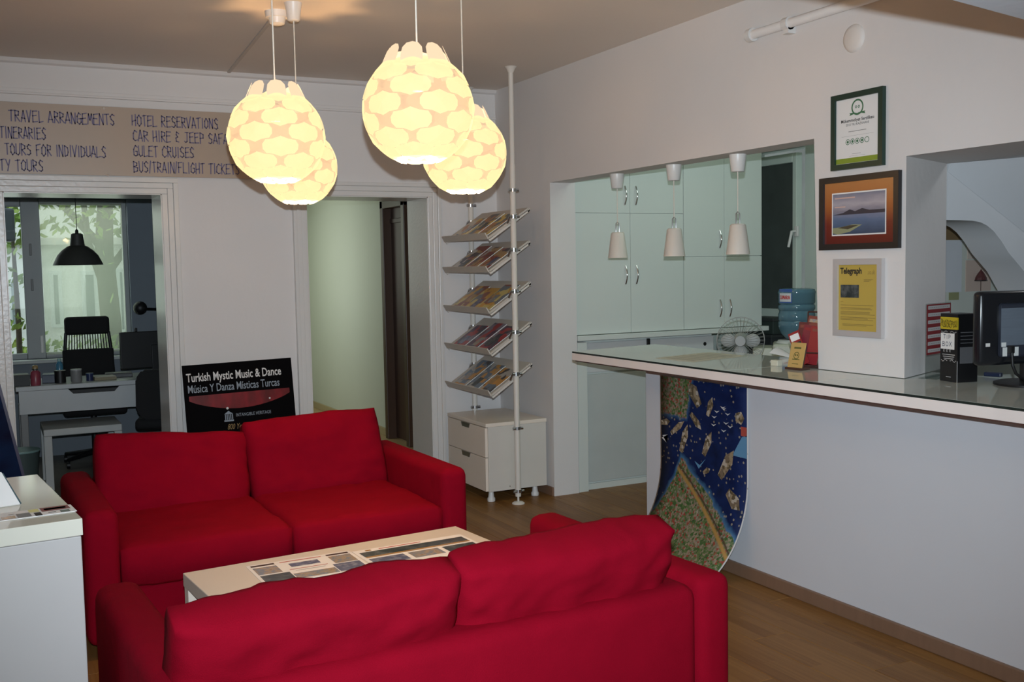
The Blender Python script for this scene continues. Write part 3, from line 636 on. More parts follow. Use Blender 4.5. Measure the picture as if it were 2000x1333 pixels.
for k, z in enumerate(zl):
    x0, x1 = 2.89-px1, 3.18-px1; rise = .192; y0, y1 = .045, py2-py1-.05
    bm = NB(); prism(bm, [(x0, z), (x0+.006, z-.012), (x1, z+rise-.012), (x1, z+rise), (x0+.004, z+.006)], 'y', y0, y1)
    sh = obj('shelf', bm, SHM, rk)
    obj('front_lip', P([(x0+.002, z-.006), (x0-.022, z+.030), (x0-.028, z+.027), (x0-.006, z-.012)], 'y', y0, y1), SHM, sh)
    for yy in (y0, y1-.008): obj('side_rail', P([(x0, z-.012), (x1+.012, z+rise-.012), (x1+.012, z+rise-.024), (x0+.01, z-.024)], 'y', yy, yy+.008), POLE, sh)
    obj('shelf_back_stop', B(x1-.002, y0, z+rise-.03, x1+.012, y1, z+rise-.004), SHM, sh)
    for (cx_, cy_) in ((0, 0), (px2-px1, py2-py1)):
        zc_ = z+.13; bm = NB(); lathe(bm, [(.0225, zc_-.012), (.0225, zc_+.012)], 16, (cx_, cy_, 0))
        for s in (-1, 1): tube(bm, [(cx_+s*.018, cy_-.018, zc_), (cx_+s*.034, cy_-.018, zc_)], .009, 8); 
        tube(bm, [(cx_-.03, cy_-.01, zc_-.002), (cx_-.032, cy_+.02, zc_-.04)], .008, 8)
        obj('clamp', bm, STEEL, rk, True)
for (cx_, cy_, zc_) in ((0, 0, 2.04), (px2-px1, py2-py1, 1.99), (0, 0, .50), (px2-px1, py2-py1, .545), (0, 0, .085)):
    bm = NB(); lathe(bm, [(.0225, zc_-.01), (.0225, zc_+.01)], 16, (cx_, cy_, 0))
    for s in (-1, 1): tube(bm, [(cx_+s*.018, cy_-.012, zc_), (cx_+s*.036, cy_-.012, zc_)], .009, 8)
    obj('clamp', bm, STEEL, rk, True)
# magazines on the shelves
PAL = [[(.75, .52, .1), (.5, .2, .06), (.12, .14, .15), (.6, .5, .35)], [(.07, .05, .06), (.55, .33, .12), (.35, .08, .06), (.6, .55, .5)], [(.65, .35, .06), (.3, .1, .07), (.2, .22, .25), (.68, .55, .2)],
       [(.10, .03, .07), (.42, .04, .04), (.25, .2, .25), (.06, .06, .08)], [(.62, .3, .07), (.15, .2, .26), (.45, .42, .38), (.08, .07, .07)]]
MAGM = []
for i, pl in enumerate(PAL):
    st = [(k/4, c) for k, c in enumerate(pl)]; MAGM.append(ramp_mat('magazine_print_%s' % 'abcde'[i], st, 16, .3, 'VORONOI'))
where = ['top', 'second', 'third', 'fourth', 'lowest']; side = ['near the back wall', 'in the middle', 'nearest the white pole']
cols = [['yellow and grey', 'grey and orange', 'dark olive'], ['dark narrow', 'orange photo', 'blue and white'], ['yellow', 'orange and pink', 'dark blue'], ['purple', 'brown and pink', 'deep red'], ['grey and yellow', 'orange', 'blue and tan']]
ca = math.atan2(.192, .29)
for k, z in enumerate(zl):
    for j in range(3):
        L_ = [.19, .23, .21][(j+k) % 3]; wd = [.185, .19, .19][j]; lift = .0065
        yc = py1+.05+(.7-.08)*(.84-.33*j) ; 
        t = thing('magazine', '%s magazine on the %s sloping shelf, %s' % (cols[k][j], where[k], side[j]), 'magazine', (2.895, yc, z+.004), 0, 'magazines on the pole rack', rot=(0, -ca, radians(random.uniform(-3, 3))))
        pg = obj('pages', B(.006, -wd/2, lift, L_+.05, wd/2, lift+.004), PAPER, t)
        obj('cover', B(.005, -wd/2-.001, lift+.004, L_+.051, wd/2+.001, lift+.0052), MAGM[k], t)
        bm = NB()
        for q in range(3):
            u0 = .012+random.random()*.08; v0 = -wd/2+.01+random.random()*wd*.5
            f = bm.faces.new([bm.verts.new((u, v, lift+.0058)) for u, v in ((u0, v0), (u0+.09, v0), (u0+.09, v0+.07), (u0, v0+.07))])
            break
        obj('cover_photo', bm, [PHOTO, PHOTOD, PHOTOO, PHOTOB][(k+j) % 4], t, 'flatart')
# drawer cabinet
cx0, cx1, cy0, cy1, ct = 2.868, 3.318, 6.0, 6.62, .53
dc = thing('drawer_cabinet', 'cream two-drawer cabinet on small feet under the magazine rack', 'cabinet', (cx0, cy0, 0))
DW, DD = cy1-cy0, cx1-cx0
obj('carcass', B(.018, 0, .075, DD, DW, ct-.024, bev=.002), mat('cabinet_side_white', (.68, .64, .58), .4), dc); obj('top_board', B(0, -.002, ct-.024, DD+.004, DW+.002, ct, bev=.002), LAMCREAM, dc)
for k, (z0, z1) in enumerate(((.305, ct-.03), (.078, .300))):
    d = obj('drawer_front', B(0, .012, z0, .018, DW-.004, z1, bev=.0015), LAMCREAM, dc)
    obj('handle', P([(DW/2-.07, z1+.001), (DW/2+.07, z1+.001), (DW/2+.055, z1-.028), (DW/2-.055, z1-.028)], 'x', -.005, .001), STEEL, d)
for x in (.06, DD-.06):
    for y in (.06, DW-.06): obj('foot', LA([(.026, .001), (.027, .02), (.02, .03), (.015, .078)], 14, (x, y, 0)), WPLAST, dc, True)
for x, z in ((.21, ct-.045), (.24, .1), (.17, .1)): obj('screw', T([(x, -.003, z), (x, .002, z)], .004, 8), STEEL, dc, True)

# ---------------- pipe, cap on the right wall
a_ = on(1466, 69, 0, XW-.03); 
t = thing('wall_pipe', 'white pipe with clamps along the top of the right wall', 'pipe', (XW-.03, 0, a_.z))
obj('pipe', T([(0, a_.y, 0), (0, 1.78, 0)], .022, 12), mat('pipe_white', (.86, .84, .82), .5), t, True)
for yy in (on(1538, 45, 0, XW-.03).y, 2.6): 
    bm = NB(); tube(bm, [(0, yy-.018, 0), (0, yy+.018, 0)], .030, 12); box(bm, -.012, yy-.018, -.045, .03, yy+.018, 0); obj('clamp', bm, WPLAST, t)
obj('end_cap', T([(0, a_.y+.02, 0), (0, a_.y+.012, 0), (0, a_.y-.02, 0)], [.012, .032, .032], 14), WPLAST, t, True)
q = on(1668, 75, 0, XW)
t = obj('round_wall_plate', LA([(.0, .016), (.04, .014), (.056, .007), (.06, 0)], 28), mat('cap_cream', (.75, .70, .65), .6), None, True); t.location = (XW, q.y, q.z); t.rotation_euler = (0, radians(-90), 0)
tag(t, 'round cream blanking cap high on the right wall', 'cap')

# ---------------- framed pictures on the pillar (local x runs towards -Y, faces -X)
def frame(name, label, px, cat, fw, fm, mm):
    c = [on(x, y, 0, XW-.012) for x, y in px]
    y0 = (c[0].y+c[2].y)/2; y1 = (c[1].y+c[3].y)/2; z1 = (c[0].z+c[1].z)/2; z0 = (c[2].z+c[3].z)/2; w = y0-y1; h = z1-z0
    t = thing(name, label, cat, (XW, (y0+y1)/2, z0), radians(-90))
    bm = NB()
    for pts in ([(-w/2, 0), (w/2, 0), (w/2-fw, fw), (-w/2+fw, fw)], [(-w/2, h), (-w/2+fw, h-fw), (w/2-fw, h-fw), (w/2, h)], [(-w/2, 0), (-w/2+fw, fw), (-w/2+fw, h-fw), (-w/2, h)], [(w/2, 0), (w/2, h), (w/2-fw, h-fw), (w/2-fw, fw)]):
        prism(bm, pts, 'y', -.022, -.001)
    bmesh.ops.remove_doubles(bm, verts=bm.verts, dist=.00001)
    obj('frame', bm, fm, t); obj('backing', B(-w/2+fw*.7, -.012, fw*.7, w/2-fw*.7, -.001, h-fw*.7), mm, t)
    return t, w, h
GREENF = mat('frame_green', (.008, .035, .025), .35); BLKF = mat('frame_black', (.012, .012, .014), .35); SILV = mat('frame_silver', (.58, .55, .54), .28, .25)
t, w, h = frame('framed_certificate', 'green framed certificate at the top of the pillar', ((1623, 188), (1726, 170), (1628, 335), (1727, 322)), 'certificate', .024, GREENF, PAPER)
INKG = mat('ink_green', (.05, .17, .08), .5); LIME = mat('print_lime', (.24, .32, .03), .5)
bm = NB(); fdisc(bm, 0, h*.80, .034, -.0125, 24, .027); fpoly(bm, [(-.045, h*.70), (-.02, h*.715), (0, h*.70), (.02, h*.715), (.045, h*.70), (.04, h*.72), (.045, h*.735), (.02, h*.735), (0, h*.722), (-.02, h*.735), (-.045, h*.735), (-.04, h*.72)], -.0128)
fdisc(bm, -.008, h*.805, .006, -.0125, 12, .003); fdisc(bm, .008, h*.805, .006, -.0125, 12, .003); obj('emblem', bm, INKG, t, 'flatart')
text('lettering', 'Mükemmeliyet Sertifikası', .019, INKK, t, 0, h*.62, -.0125, sx=.98, align='CENTER', bold=.0003); text('lettering', '2013 YILI KAZANANI', .014, INKK, t, 0, h*.57, -.0125, align='CENTER')
text('lettering', 'Istanbul Travel Agency', .009, INKK, t, 0, h*.49, -.0125, align='CENTER') if False else None
bm = NB(); frect(bm, -.05, h*.49, .05, h*.497, -.0125); frect(bm, -.09, h*.435, .09, h*.437, -.0125); frect(bm, -.03, h*.195, .02, h*.199, -.0125); frect(bm, -.045, h*.17, .045, h*.172, -.0125); obj('small_print', bm, GREYP, t, 'flatart')
bm = NB()
for k in range(5):
    fdisc(bm, -.054+k*.027, h*.36, .0125, -.0125, 16, .0098)
    if k < 4: fdisc(bm, -.054+k*.027, h*.36, .006, -.0125, 12)
obj('rating_circles', bm, INKG, t, 'flatart')
obj('green_band', frect(NB(), -w/2+.024, .026, w/2-.024, .048, -.0125), LIME, t, 'flatart')
# lake picture
def grad_mat(name, stops, h):
    m = bpy.data.materials.new(name); m.use_nodes = True; N = m.node_tree.nodes; Lk = m.node_tree.links; b = N['Principled BSDF']
    tc = N.new('ShaderNodeTexCoord'); s = N.new('ShaderNodeSeparateXYZ'); Lk.new(tc.outputs['Object'], s.inputs[0]); d = N.new('ShaderNodeMath'); d.operation = 'DIVIDE'; d.inputs[1].default_value = h; Lk.new(s.outputs[2], d.inputs[0])
    nz = N.new('ShaderNodeTexNoise'); nz.inputs['Scale'].default_value = 14; mp = N.new('ShaderNodeMapping'); mp.inputs['Scale'].default_value = (1, 1, 3); Lk.new(tc.outputs['Object'], mp.inputs[0]); Lk.new(mp.outputs[0], nz.inputs['Vector'])
    ad = N.new('ShaderNodeMath'); ad.operation = 'MULTIPLY_ADD'; ad.inputs[1].default_value = .1; Lk.new(nz.outputs[0], ad.inputs[0]); Lk.new(d.outputs[0], ad.inputs[2])
    sb = N.new('ShaderNodeMath'); sb.operation = 'SUBTRACT'; sb.inputs[1].default_value = .05; Lk.new(ad.outputs[0], sb.inputs[0])
    cr = N.new('ShaderNodeValToRGB')
    while len(cr.color_ramp.elements) < len(stops): cr.color_ramp.elements.new(.5)
    for e, (p, c) in zip(cr.color_ramp.elements, stops): e.position = p; e.color = (*c, 1)
    Lk.new(sb.outputs[0], cr.inputs[0]); Lk.new(cr.outputs[0], b.inputs['Base Color']); b.inputs['Roughness'].default_value = .3
    return m
t, w, h = frame('framed_picture', 'black framed lake photograph with orange and red mount, middle of the pillar', ((1601, 350), (1757, 332), (1604, 491), (1758, 483)), 'picture', .026, BLKF, grad_mat('mount_orange', [(.0, (.10, .006, .006)), (.35, (.16, .015, .008)), (.6, (.35, .10, .02)), (1, (.48, .20, .06))], .32))
X0, X1, Z0, Z1 = -w*.33, w*.33, h*.21, h*.76
obj('photo_border', frect(NB(), X0-.006, Z0-.006, X1+.006, Z1+.006, -.0125), PAPER, t, 'flatart')
obj('lake_photo', frect(NB(), X0, Z0, X1, Z1, -.013), grad_mat('lake_photo', [(.22, (.03, .06, .12)), (.40, (.08, .14, .26)), (.47, (.15, .19, .30)), (.52, (.2, .2, .26)), (.62, (.38, .36, .42)), (.76, (.16, .18, .26))], h), t, 'flatart')
bm = NB(); pts = [(X0, h*.475), (X0+.02, h*.485), (X0+.06, h*.50), (X0+.1, h*.545), (X0+.13, h*.515), (X0+.17, h*.55), (X0+.21, h*.52), (X1, h*.52), (X1, h*.475)]; fpoly(bm, pts, -.0134); obj('mountains', bm, mat('print_mountain', (.03, .03, .05), .4), t, 'flatart')
bm = NB(); fpoly(bm, [(X0, h*.23), (X0+.03, h*.21), (X0+.10, h*.24), (X0+.17, h*.33), (X0+.12, h*.34), (X0+.05, h*.31), (X0, h*.30)], -.0136); obj('boat', bm, mat('print_boat', (.28, .30, .17), .4), t, 'flatart')
bm = NB(); fpoly(bm, [(X0+.03, h*.30), (X0+.09, h*.275), (X0+.15, h*.325), (X0+.10, h*.33)], -.0139); obj('boat_inside', bm, mat('print_boat_in', (.06, .05, .03), .4), t, 'flatart')
text('lettering', 'TravelMaestro', .022, mat('ink_orange', (.7, .3, .15), .5), t, X0+.012, h*.70, -.0138, sx=.9) if False else None
bm = NB(); frect(bm, X0+.012, h*.695, X0+.13, h*.712, -.0138); frect(bm, X0+.012, h*.575, X0+.075, h*.59, -.0138); obj('caption_print', bm, mat('ink_orange', (.62, .42, .36), .5), t, 'flatart')
# newspaper cutting
YEL = mat('yellow_paper', (.50, .36, .07), .6, var=.04)
t, w, h = frame('framed_cutting', 'silver framed yellow newspaper cutting, lowest on the pillar', ((1630, 506), (1726, 505), (1629, 655), (1723, 662)), 'newspaper cutting', .026, SILV, YEL)
text('lettering', 'Telegraph', .036, INKK, t, -w/2+.036, h*.81, -.0125, sx=.85, bold=.0014); text('lettering', '.co.uk', .028, mat('ink_olive', (.25, .18, .05), .6), t, w/2-.085, h*.80, -.0125, sx=.6)
obj('photo', frect(NB(), -w/2+.038, h*.50, w*.02, h*.665, -.0125), PHOTOD, t, 'flatart')
bm = NB(); random.seed(3)
for z0_, n_l in ((.40, 1), (.365, 2), (.315, 3), (.245, 3), (.155, 2)):
    for k in range(n_l): frect(bm, -w/2+(.038 if z0_ > .2 else .05), h*(z0_-k*.016), w/2-.04-random.random()*.05, h*(z0_-k*.016)+.0022, -.0125)
frect(bm, -w/2+.038, h*.445, -w/2+.055, h*.45, -.0125)
bm2 = NB()
for k in range(3): frect(bm2, w*.12, h*(.73-k*.012), w*.12+.05-.01*k, h*(.73-k*.012)+.0018, -.0125)
obj('date_print', bm2, mat('ink_olive', (.25, .18, .05), .6), t, 'flatart')
obj('small_print', bm, mat('ink_olive', (.25, .18, .05), .6), t, 'flatart')

# ---------------- three small cone pendants in the first opening
CONE = mat('cone_shade', (.70, .645, .57), .3, var=.02)
def cone_lamp(label, y):
    t = thing('cone_pendant', label, 'lamp', (3.45, y, 2.10), 0, 'three small white cone pendants in the bar opening')
    obj('ceiling_cup', LA([(.031, -.088), (.034, -.085), (.044, -.006), (.044, -.0005)], 24), WPLAST, t, True)
    obj('cord', T([(0, 0, -.088), (0, 0, -.30)], .003, 6), CORD, t, True)
    bm = NB()
    for s in (-1, 1): tube(bm, [(0, 0, -.29), (s*.011, 0, -.30), (s*.012, 0, -.36)], .003, 6)
    obj('bracket', bm, STEEL, t, True)
    obj('shade', LA([(.004, -.350), (.034, -.352), (.041, -.360), (.061, -.508), (.059, -.508), (.039, -.364), (.004, -.356)], 28, capb=False, capt=False), CONE, t, True)
for px, lb in ((1205, 'small white cone pendant in the bar opening, nearest the jamb'), (1316, 'small white cone pendant in the bar opening, the middle one'), (1441, 'small white cone pendant in the bar opening, nearest the pillar')):
    cone_lamp(lb, on(px, 330, 0, 3.45).y)

# ---------------- kitchen units
def handle(parent, x, z, y=-.0, ln=.125):
    n = 9; pts = [(x+.002*sin(pi*k/(n-1)), y-.004-.018*sin(pi*k/(n-1)), z-ln/2+ln*k/(n-1)) for k in range(n)]
    obj('handle', T(pts, .0062, 8), CHROME, parent, True)
YK = 6.0
def cupboard(name, label, x0, x1, z0, z1, xs, zs, hl):
    t = thing(name, label, 'cupboard', (x0, YK, z0), 0)
    obj('carcass', B(.0, .02, 0, x1-x0, .6, z1-z0, bev=.002), KITCH, t)
    for (a, b_, c, d) in ((x0, xs, z0, zs), (xs, x1, z0, zs), (x0, xs, zs, z1), (xs, x1, zs, z1)):
        dr = obj('door', B(a-x0+.0015, 0, c-z0+.0015, b_-x0-.0015, .019, d-z0-.0015, bev=.0015), KITCH, t)
        handle(dr, (xs-x0)+(-.045 if b_ == xs else .045), (hl[0] if c == z0 else hl[1])-z0)
    return t
xs1 = on(1231, 450, 1, YK).x; xe1 = on(1335, 450, 1, YK).x; xs2 = on(1415, 550, 1, YK).x; xe2 = on(1488, 500, 1, YK).x
cupboard('wall_cupboard', 'white kitchen cupboard with tall doors beside the opening jamb', 3.555, xe1-.001, 1.076, 2.62, xs1, 1.905, (on(1233, 537, 1, YK).z, on(1231, 382, 1, YK).z))
cupboard('wall_cupboard', 'white kitchen cupboard next to the kitchen window', xe1+.001, xe2, 1.076, 2.62, xs2, on(1400, 501, 1, YK).z, (on(1415, 602, 1, YK).z, on(1407, 467, 1, YK).z))
tag(obj('kitchen_shelf_board', B(3.552, 5.955, 1.0395, xe2+.03, 6.6, 1.074, bev=.003), KITCH), 'thin white board under the kitchen cupboards', 'worktop')
xb = on(1392, 670, 1, 6.02).x
t = thing('base_unit', 'white kitchen base unit under the cupboards with a grey door', 'cabinet', (3.555, 6.0, 0))
obj('carcass', B(.0, .03, 0, xb-3.555, .6, 1.032, bev=.002), KITCH, t); obj('side_post', B(0, -.03, 0, .075, .03, 1.030, bev=.002), KITCH, t)
obj('door', B(.08, .008, .055, xb-3.555-.01, .03, .80, bev=.002), mat('base_door_grey', (.52, .55, .53), .35), t); obj('plinth', B(.08, .012, 0, xb-3.555, .03, .04), KITCH, t)
obj('fascia', B(.08, .010, .815, xb-3.555, .03, 1.02, bev=.002), mat('fascia_white', (.60, .62, .62), .4), t)
for px, py, r in ((1377, 672, .014),): q = on(px, py, 1, 6.008); obj('vent_hole', T([(q.x-3.555, .0085, q.z), (q.x-3.555, .012, q.z)], r, 14), BLACKP, t)
q = on(1266, 664, 1, 6.005); obj('catch', B(q.x-3.555-.012, -.004, .975, q.x-3.555+.012, .011, 1.028, bev=.003), BLACKP, t)
# desk fan standing behind the counter
fq = on(1446, 668, 0, 3.95); fr_ = .138
fan = thing('desk_fan', 'small white desk fan behind the bar counter', 'fan', (fq.x, fq.y, 0), radians(-42))
FW = mat('fan_white', (.36, .37, .35), .5); WIRE = mat('fan_wire', (.30, .31, .28), .5)
fz = fq.z+.005
bm = NB()
for rr, yy in ((fr_, 0), (fr_, .07)):
    tube(bm, [(rr*cos(2*pi*k/28), yy, fz+rr*sin(2*pi*k/28)) for k in range(29)], .0018, 5)
for k in range(36):
    a = 2*pi*k/36; tube(bm, [(.03*cos(a), -.03, fz+.03*sin(a)), (fr_*.6*cos(a), -.024, fz+fr_*.6*sin(a)), (fr_*cos(a), 0, fz+fr_*sin(a))], .0009, 4); tube(bm, [(fr_*cos(a), .07, fz+fr_*sin(a)), (.04*cos(a), .1, fz+.04*sin(a))], .0009, 4)
obj('guard', bm, WIRE, fan)
for k in range(3):
    a = (0, pi, -pi/2)[k]; c0 = Vector((.07*cos(a), .03, fz+.07*sin(a))); bm = NB(); bmesh.ops.create_uvsphere(bm, u_segments=14, v_segments=8, radius=1); bmesh.ops.scale(bm, verts=bm.verts, vec=(.045, .012, .04)); bmesh.ops.rotate(bm, verts=bm.verts, matrix=Matrix.Rotation(-a, 3, 'Y')); bmesh.ops.translate(bm, verts=bm.verts, vec=c0); obj('blade', bm, FW, fan, True)
obj('motor', T([(0, -.02, fz), (0, .08, fz), (0, .16, fz)], [.03, .045, .03], 16), FW, fan, True)
obj('stem', T([(0, .1, fz-.02), (0, .1, .78)], .014, 10), FW, fan, True)
obj('base', LA([(.1, .762), (.1, .775), (.03, .795), (.018, .80)], 20, (0, .1, 0)), FW, fan, True)
tag(obj('back_shelf', B(3.75, 4.2, .73, 4.25, 4.95, .76, bev=.003), LAMINW), 'low white shelf behind the bar carrying the fan', 'shelf')
for x in (3.78, 4.22):
    for y in (4.23, 4.92): o = obj('leg', B(x-.02, y-.02, 0, x+.02, y+.02, .73), LAMINW, bpy.data.objects['back_shelf'])
# water cooler and bottle
bx = CAM+ray(1556, 610)*(F_PX*.27/72); 
wc = thing('water_cooler', 'cream water cooler stand behind the bar', 'water cooler', (bx.x, bx.y, 0), radians(-42))
bz = on(1556, 664, 0, bx.x).z
obj('body', B(-.17, -.17, 0, .17, .17, bz-.02, bev=.02, seg=3), mat('cooler_cream', (.56, .56, .46), .4), wc); obj('collar', LA([(.15, bz-.02), (.13, bz)], 24), WPLAST, wc, True); obj('side_tray', B(-.31, -.15, bz-.16, -.17, .15, bz-.05, bev=.01), mat('cooler_cream', (.56, .56, .46), .4), wc)
BLUEW = mat('bottle_blue', (.10, .20, .26), .08, var=.1, spec=.6)
hb = on(1556, 563, 0, bx.x).z-bz; r = .132
bo = thing('water_bottle', 'large blue water bottle upside down on the cooler', 'bottle', (bx.x, bx.y, bz), radians(-75))
obj('bottle', LA([(.03, -.0), (.08, .012), (.115, .05), (r, .1), (r, .13), (r-.006, .14), (r, .15), (r, .19), (r-.006, .2), (r-.01, .215), (r, .23), (r, .25), (r-.01, .262), (r, .275), (r, hb-.04), (r+.004, hb-.03), (r-.005, hb-.008), (r-.03, hb)], 32), BLUEW, bo, True)
bm = NB(); n = 8
for k in range(n):
    a0_, a1_ = -2.15+.9*k/n, -2.15+.9*(k+1)/n
    vs = [bm.verts.new(((r+.0015)*cos(a), (r+.0015)*sin(a), z)) for a, z in ((a0_, .275), (a1_, .275), (a1_, .375), (a0_, .375))]; bm.faces.new(vs)
lab = obj('label', bm, mat('label_blue', (.05, .12, .38), .4), bo, True)
bm = NB()
for k in range(n):
    a0_, a1_ = -2.1+.8*k/n, -2.1+.8*(k+1)/n
    bm.faces.new([bm.verts.new(((r+.0025)*cos(a), (r+.0025)*sin(a), z)) for a, z in ((a0_, .283), (a1_, .283), (a1_, .345), (a0_, .345))])
obj('label_panel', bm, mat('label_white', (.7, .7, .72), .4), lab, True)
bm = NB(); strokes(bm, 'SUMARA', 0, 0, .0105, .024, .004, .0045, 0, 0)
for v in bm.verts: a = -2.04+v.co.x/.09*.72; z_ = v.co.z; v.co = ((r+.0034)*cos(a), (r+.0034)*sin(a), .303+z_)
obj('lettering', bm, mat('ink_bright_red', (.6, .03, .03), .4), lab, 'flatart')
# dark storage boxes on the kitchen sill
for i, (pxa, pya, w_, h_, l_) in enumerate(((1505, 690, .26, .17, 'dark lower storage box under the kitchen window'), (1505, 640, .30, .12, 'dark green upper storage box under the kitchen window'))):
    q = on(pxa, pya, 0, 5.42); t = thing('storage_box', l_, 'box', (5.42, q.y+.02, .82+i*.178), radians(-90), 'storage boxes by the kitchen window')
    obj('body', B(-w_/2, -.09, 0, w_/2, .09, h_, bev=.006), mat('box_dark%s' % 'ab'[i], [(.03, .035, .038), (.035, .05, .045)][i], .5), t); obj('lid', B(-w_/2-.006, -.096, h_-.02, w_/2+.006, .096, h_+.006, bev=.004), mat('box_lid_dark', (.045, .05, .05), .4), t)
tag(obj('sill_bench', B(5.25, 5.85, .79, 5.595, 6.6, .818, bev=.004), KITCH), 'pale shelf under the kitchen window', 'shelf')

# ---------------- on the counter
ZT = 1.0598
q = on(1280, 700, 2, ZT); q2 = on(1355, 708, 2, ZT); q3 = on(1460, 696, 2, ZT)
ux = (q2-q).normalized(); 
cc = (q+q3)/2
bm = NB(); prism(bm, [tuple((q-cc)[:2]), tuple((q2-cc)[:2]), tuple((q3-cc)[:2]), tuple((q+q3-q2-cc)[:2])], 'z', 0, .0015)
t = thing('price_sheet', 'pale document sheet lying flat on the glass counter', 'document', (cc.x, cc.y, ZT+.0004)); obj('paper', bm, mat('paper_cream', (.62, .60, .48), .5, var=.06), t)
bm = NB(); uy = (q3-q2)
for k in range(6):
    a = (q-cc)+(q2-q)*.12+uy*(.1+.14*k); b_ = (q-cc)+(q2-q)*.85+uy*(.1+.14*k); d_ = uy*.05
    bm.faces.new([bm.verts.new((v.x, v.y, .002)) for v in (a, b_, b_+d_, a+d_)])
obj('print', bm, mat('print_faint', (.45, .44, .36), .6), t, 'flatart')
# small card stand
a = on(1537, 721, 2, ZT); b_ = on(1566, 724, 2, ZT); rz = math.atan2(b_.y-a.y, b_.x-a.x)
t = thing('card_stand', 'small yellow card in a dark wooden stand on the counter', 'card stand', ((a.x+b_.x)/2, (a.y+b_.y)/2, ZT), rz+.0)
w_ = .088
cdp_ = obj('card', B(-w_/2, -.002, .006, w_/2, .002, .125, bev=.001), mat('card_yellow', (.55, .36, .12), .5, var=.1), t); cdp_.rotation_euler = (radians(-14), 0, 0)
bm = NB(); fdisc(bm, 0, .065, .017, -.0026, 20, .0135); fdisc(bm, -.006, .067, .0045, -.0026, 10); fdisc(bm, .006, .067, .0045, -.0026, 10); frect(bm, -.022, .045, .022, .049, -.0026); frect(bm, -.021, .096, .021, .104, -.0026); frect(bm, -.019, .025, .019, .028, -.0026)
o = obj('card_print', bm, mat('ink_darkgreen', (.12, .12, .03), .5), cdp_, 'flatart')
obj('base', B(-w_/2-.004, -.012, 0, w_/2+.004, .05, .01, bev=.002), BROWN, t); bk = obj('back_rest', B(-w_/2, .003, .006, w_/2, .009, .11, bev=.001), BROWN, t); bk.rotation_euler = (radians(-14), 0, 0)
# cards box and curled paper
q = on(1531, 716, 2, ZT); t = tag(obj('card_stack', B(-.022, -.016, 0, .022, .016, .028, bev=.002), mat('card_cream', (.62, .6, .48), .6)), 'small stack of cream cards beside the card stand', 'cards'); t.location = (q.x-.01, q.y+.04, ZT); t.rotation_euler = (0, 0, rz)
q = on(1524, 700, 2, ZT); bm = NB(); n = 8
for k in range(n):
    def cp(u, v): return (.13*u, .055*v*(1-.75*u), .012+.045*(1-u)*abs(sin(pi*(.15+.7*(v+1)/2))))
    for j in range(4):
        v0, v1 = -1+j*.5, -.5+j*.5
        bm.faces.new([bm.verts.new(cp(*p_)) for p_ in ((k/n, v0), ((k+1)/n, v0), ((k+1)/n, v1), (k/n, v1))])
bmesh.ops.remove_doubles(bm, verts=bm.verts, dist=.0001); bmesh.ops.solidify(bm, geom=bm.faces, thickness=.002)
bmesh.ops.translate(bm, verts=bm.verts, vec=(0, 0, -min(v.co.z for v in bm.verts)))
t = tag(obj('curled_paper', bm, PAPER, None, True), 'curled white paper on the counter near the card stand', 'paper'); t.location = (q.x+.05, q.y+.08, ZT); t.rotation_euler = (0, 0, rz)
# brochure holder with red brochures
hq = Vector((3.43, 3.60, ZT)); hp = thing('brochure_stand', 'dark wire brochure stand on the counter against the pillar', 'stand', tuple(hq), radians(-62))
WIREB = mat('stand_brown', (.07, .03, .025), .4, .2)
bm = NB()
for x in (-.07, 0, .07): tube(bm, [(x, -.07, .004), (x, .07, .004), (x, .105, .25)], .004, 6)
for z_, y_ in ((.004, -.07), (.06, .075), (.15, .09), (.25, .105)): tube(bm, [(-.07, y_, z_), (.07, y_, z_)], .004, 6)
tube(bm, [(-.07, -.07, .004), (-.07, -.07, .07), (.07, -.07, .07), (.07, -.07, .004)], .004, 6); obj('wire_frame', bm, WIREB, hp)
obj('floor_plate', B(-.068, -.066, .008, .068, .066, .012), WIREB, hp)
REDB = [mat('brochure_red', (.27, .014, .02), .35, var=.1), mat('brochure_crimson', (.20, .015, .03), .35, var=.1), mat('brochure_rust', (.22, .05, .035), .4, var=.2), mat('brochure_maroon', (.12, .02, .02), .4, var=.2)]
for k in range(6):
    M_ = Matrix.Rotation(radians(-62), 4, 'Z'); off = M_ @ Vector((-.035+.018*(k % 2)*2-.012*k, -.052+.02*k, .0125))
    t = thing('brochure', ['bright red brochure leaning out of the wire stand', 'plain red brochure at the front of the wire stand', 'crimson brochure second in the wire stand', 'rust coloured brochure in the wire stand', 'maroon brochure towards the back of the wire stand', 'tall brown-red brochure at the back of the wire stand'][k], 'brochure', tuple(hq+off), radians(-62), 'red brochures in the wire stand', rot=(radians(-13), radians([-24, 6, 8, 5, 3, 6][k]), radians(-62)))
    hh = [.165, .18, .185, .19, .195, .225][k]
    obj('cover', B(-.028, -.003, 0, .028, .003, hh, bev=.001), REDB[[0, 0, 1, 2, 3, 2][k]], t)
    bm = NB(); frect(bm, -.022, hh*.74, .022, hh*.93, -.0036) if k == 0 else frect(bm, -.02, hh*.86, .02, hh*.93, -.0036); obj('cover_title', bm, [PAPER, REDB[2], REDB[0], REDB[0], REDB[2], PHOTO][k], t, 'flatart')
    if k == 0: obj('cover_photo', frect(NB(), -.018, hh*.2, .022, hh*.68, -.0036), PHOTOD, t, 'flatart')

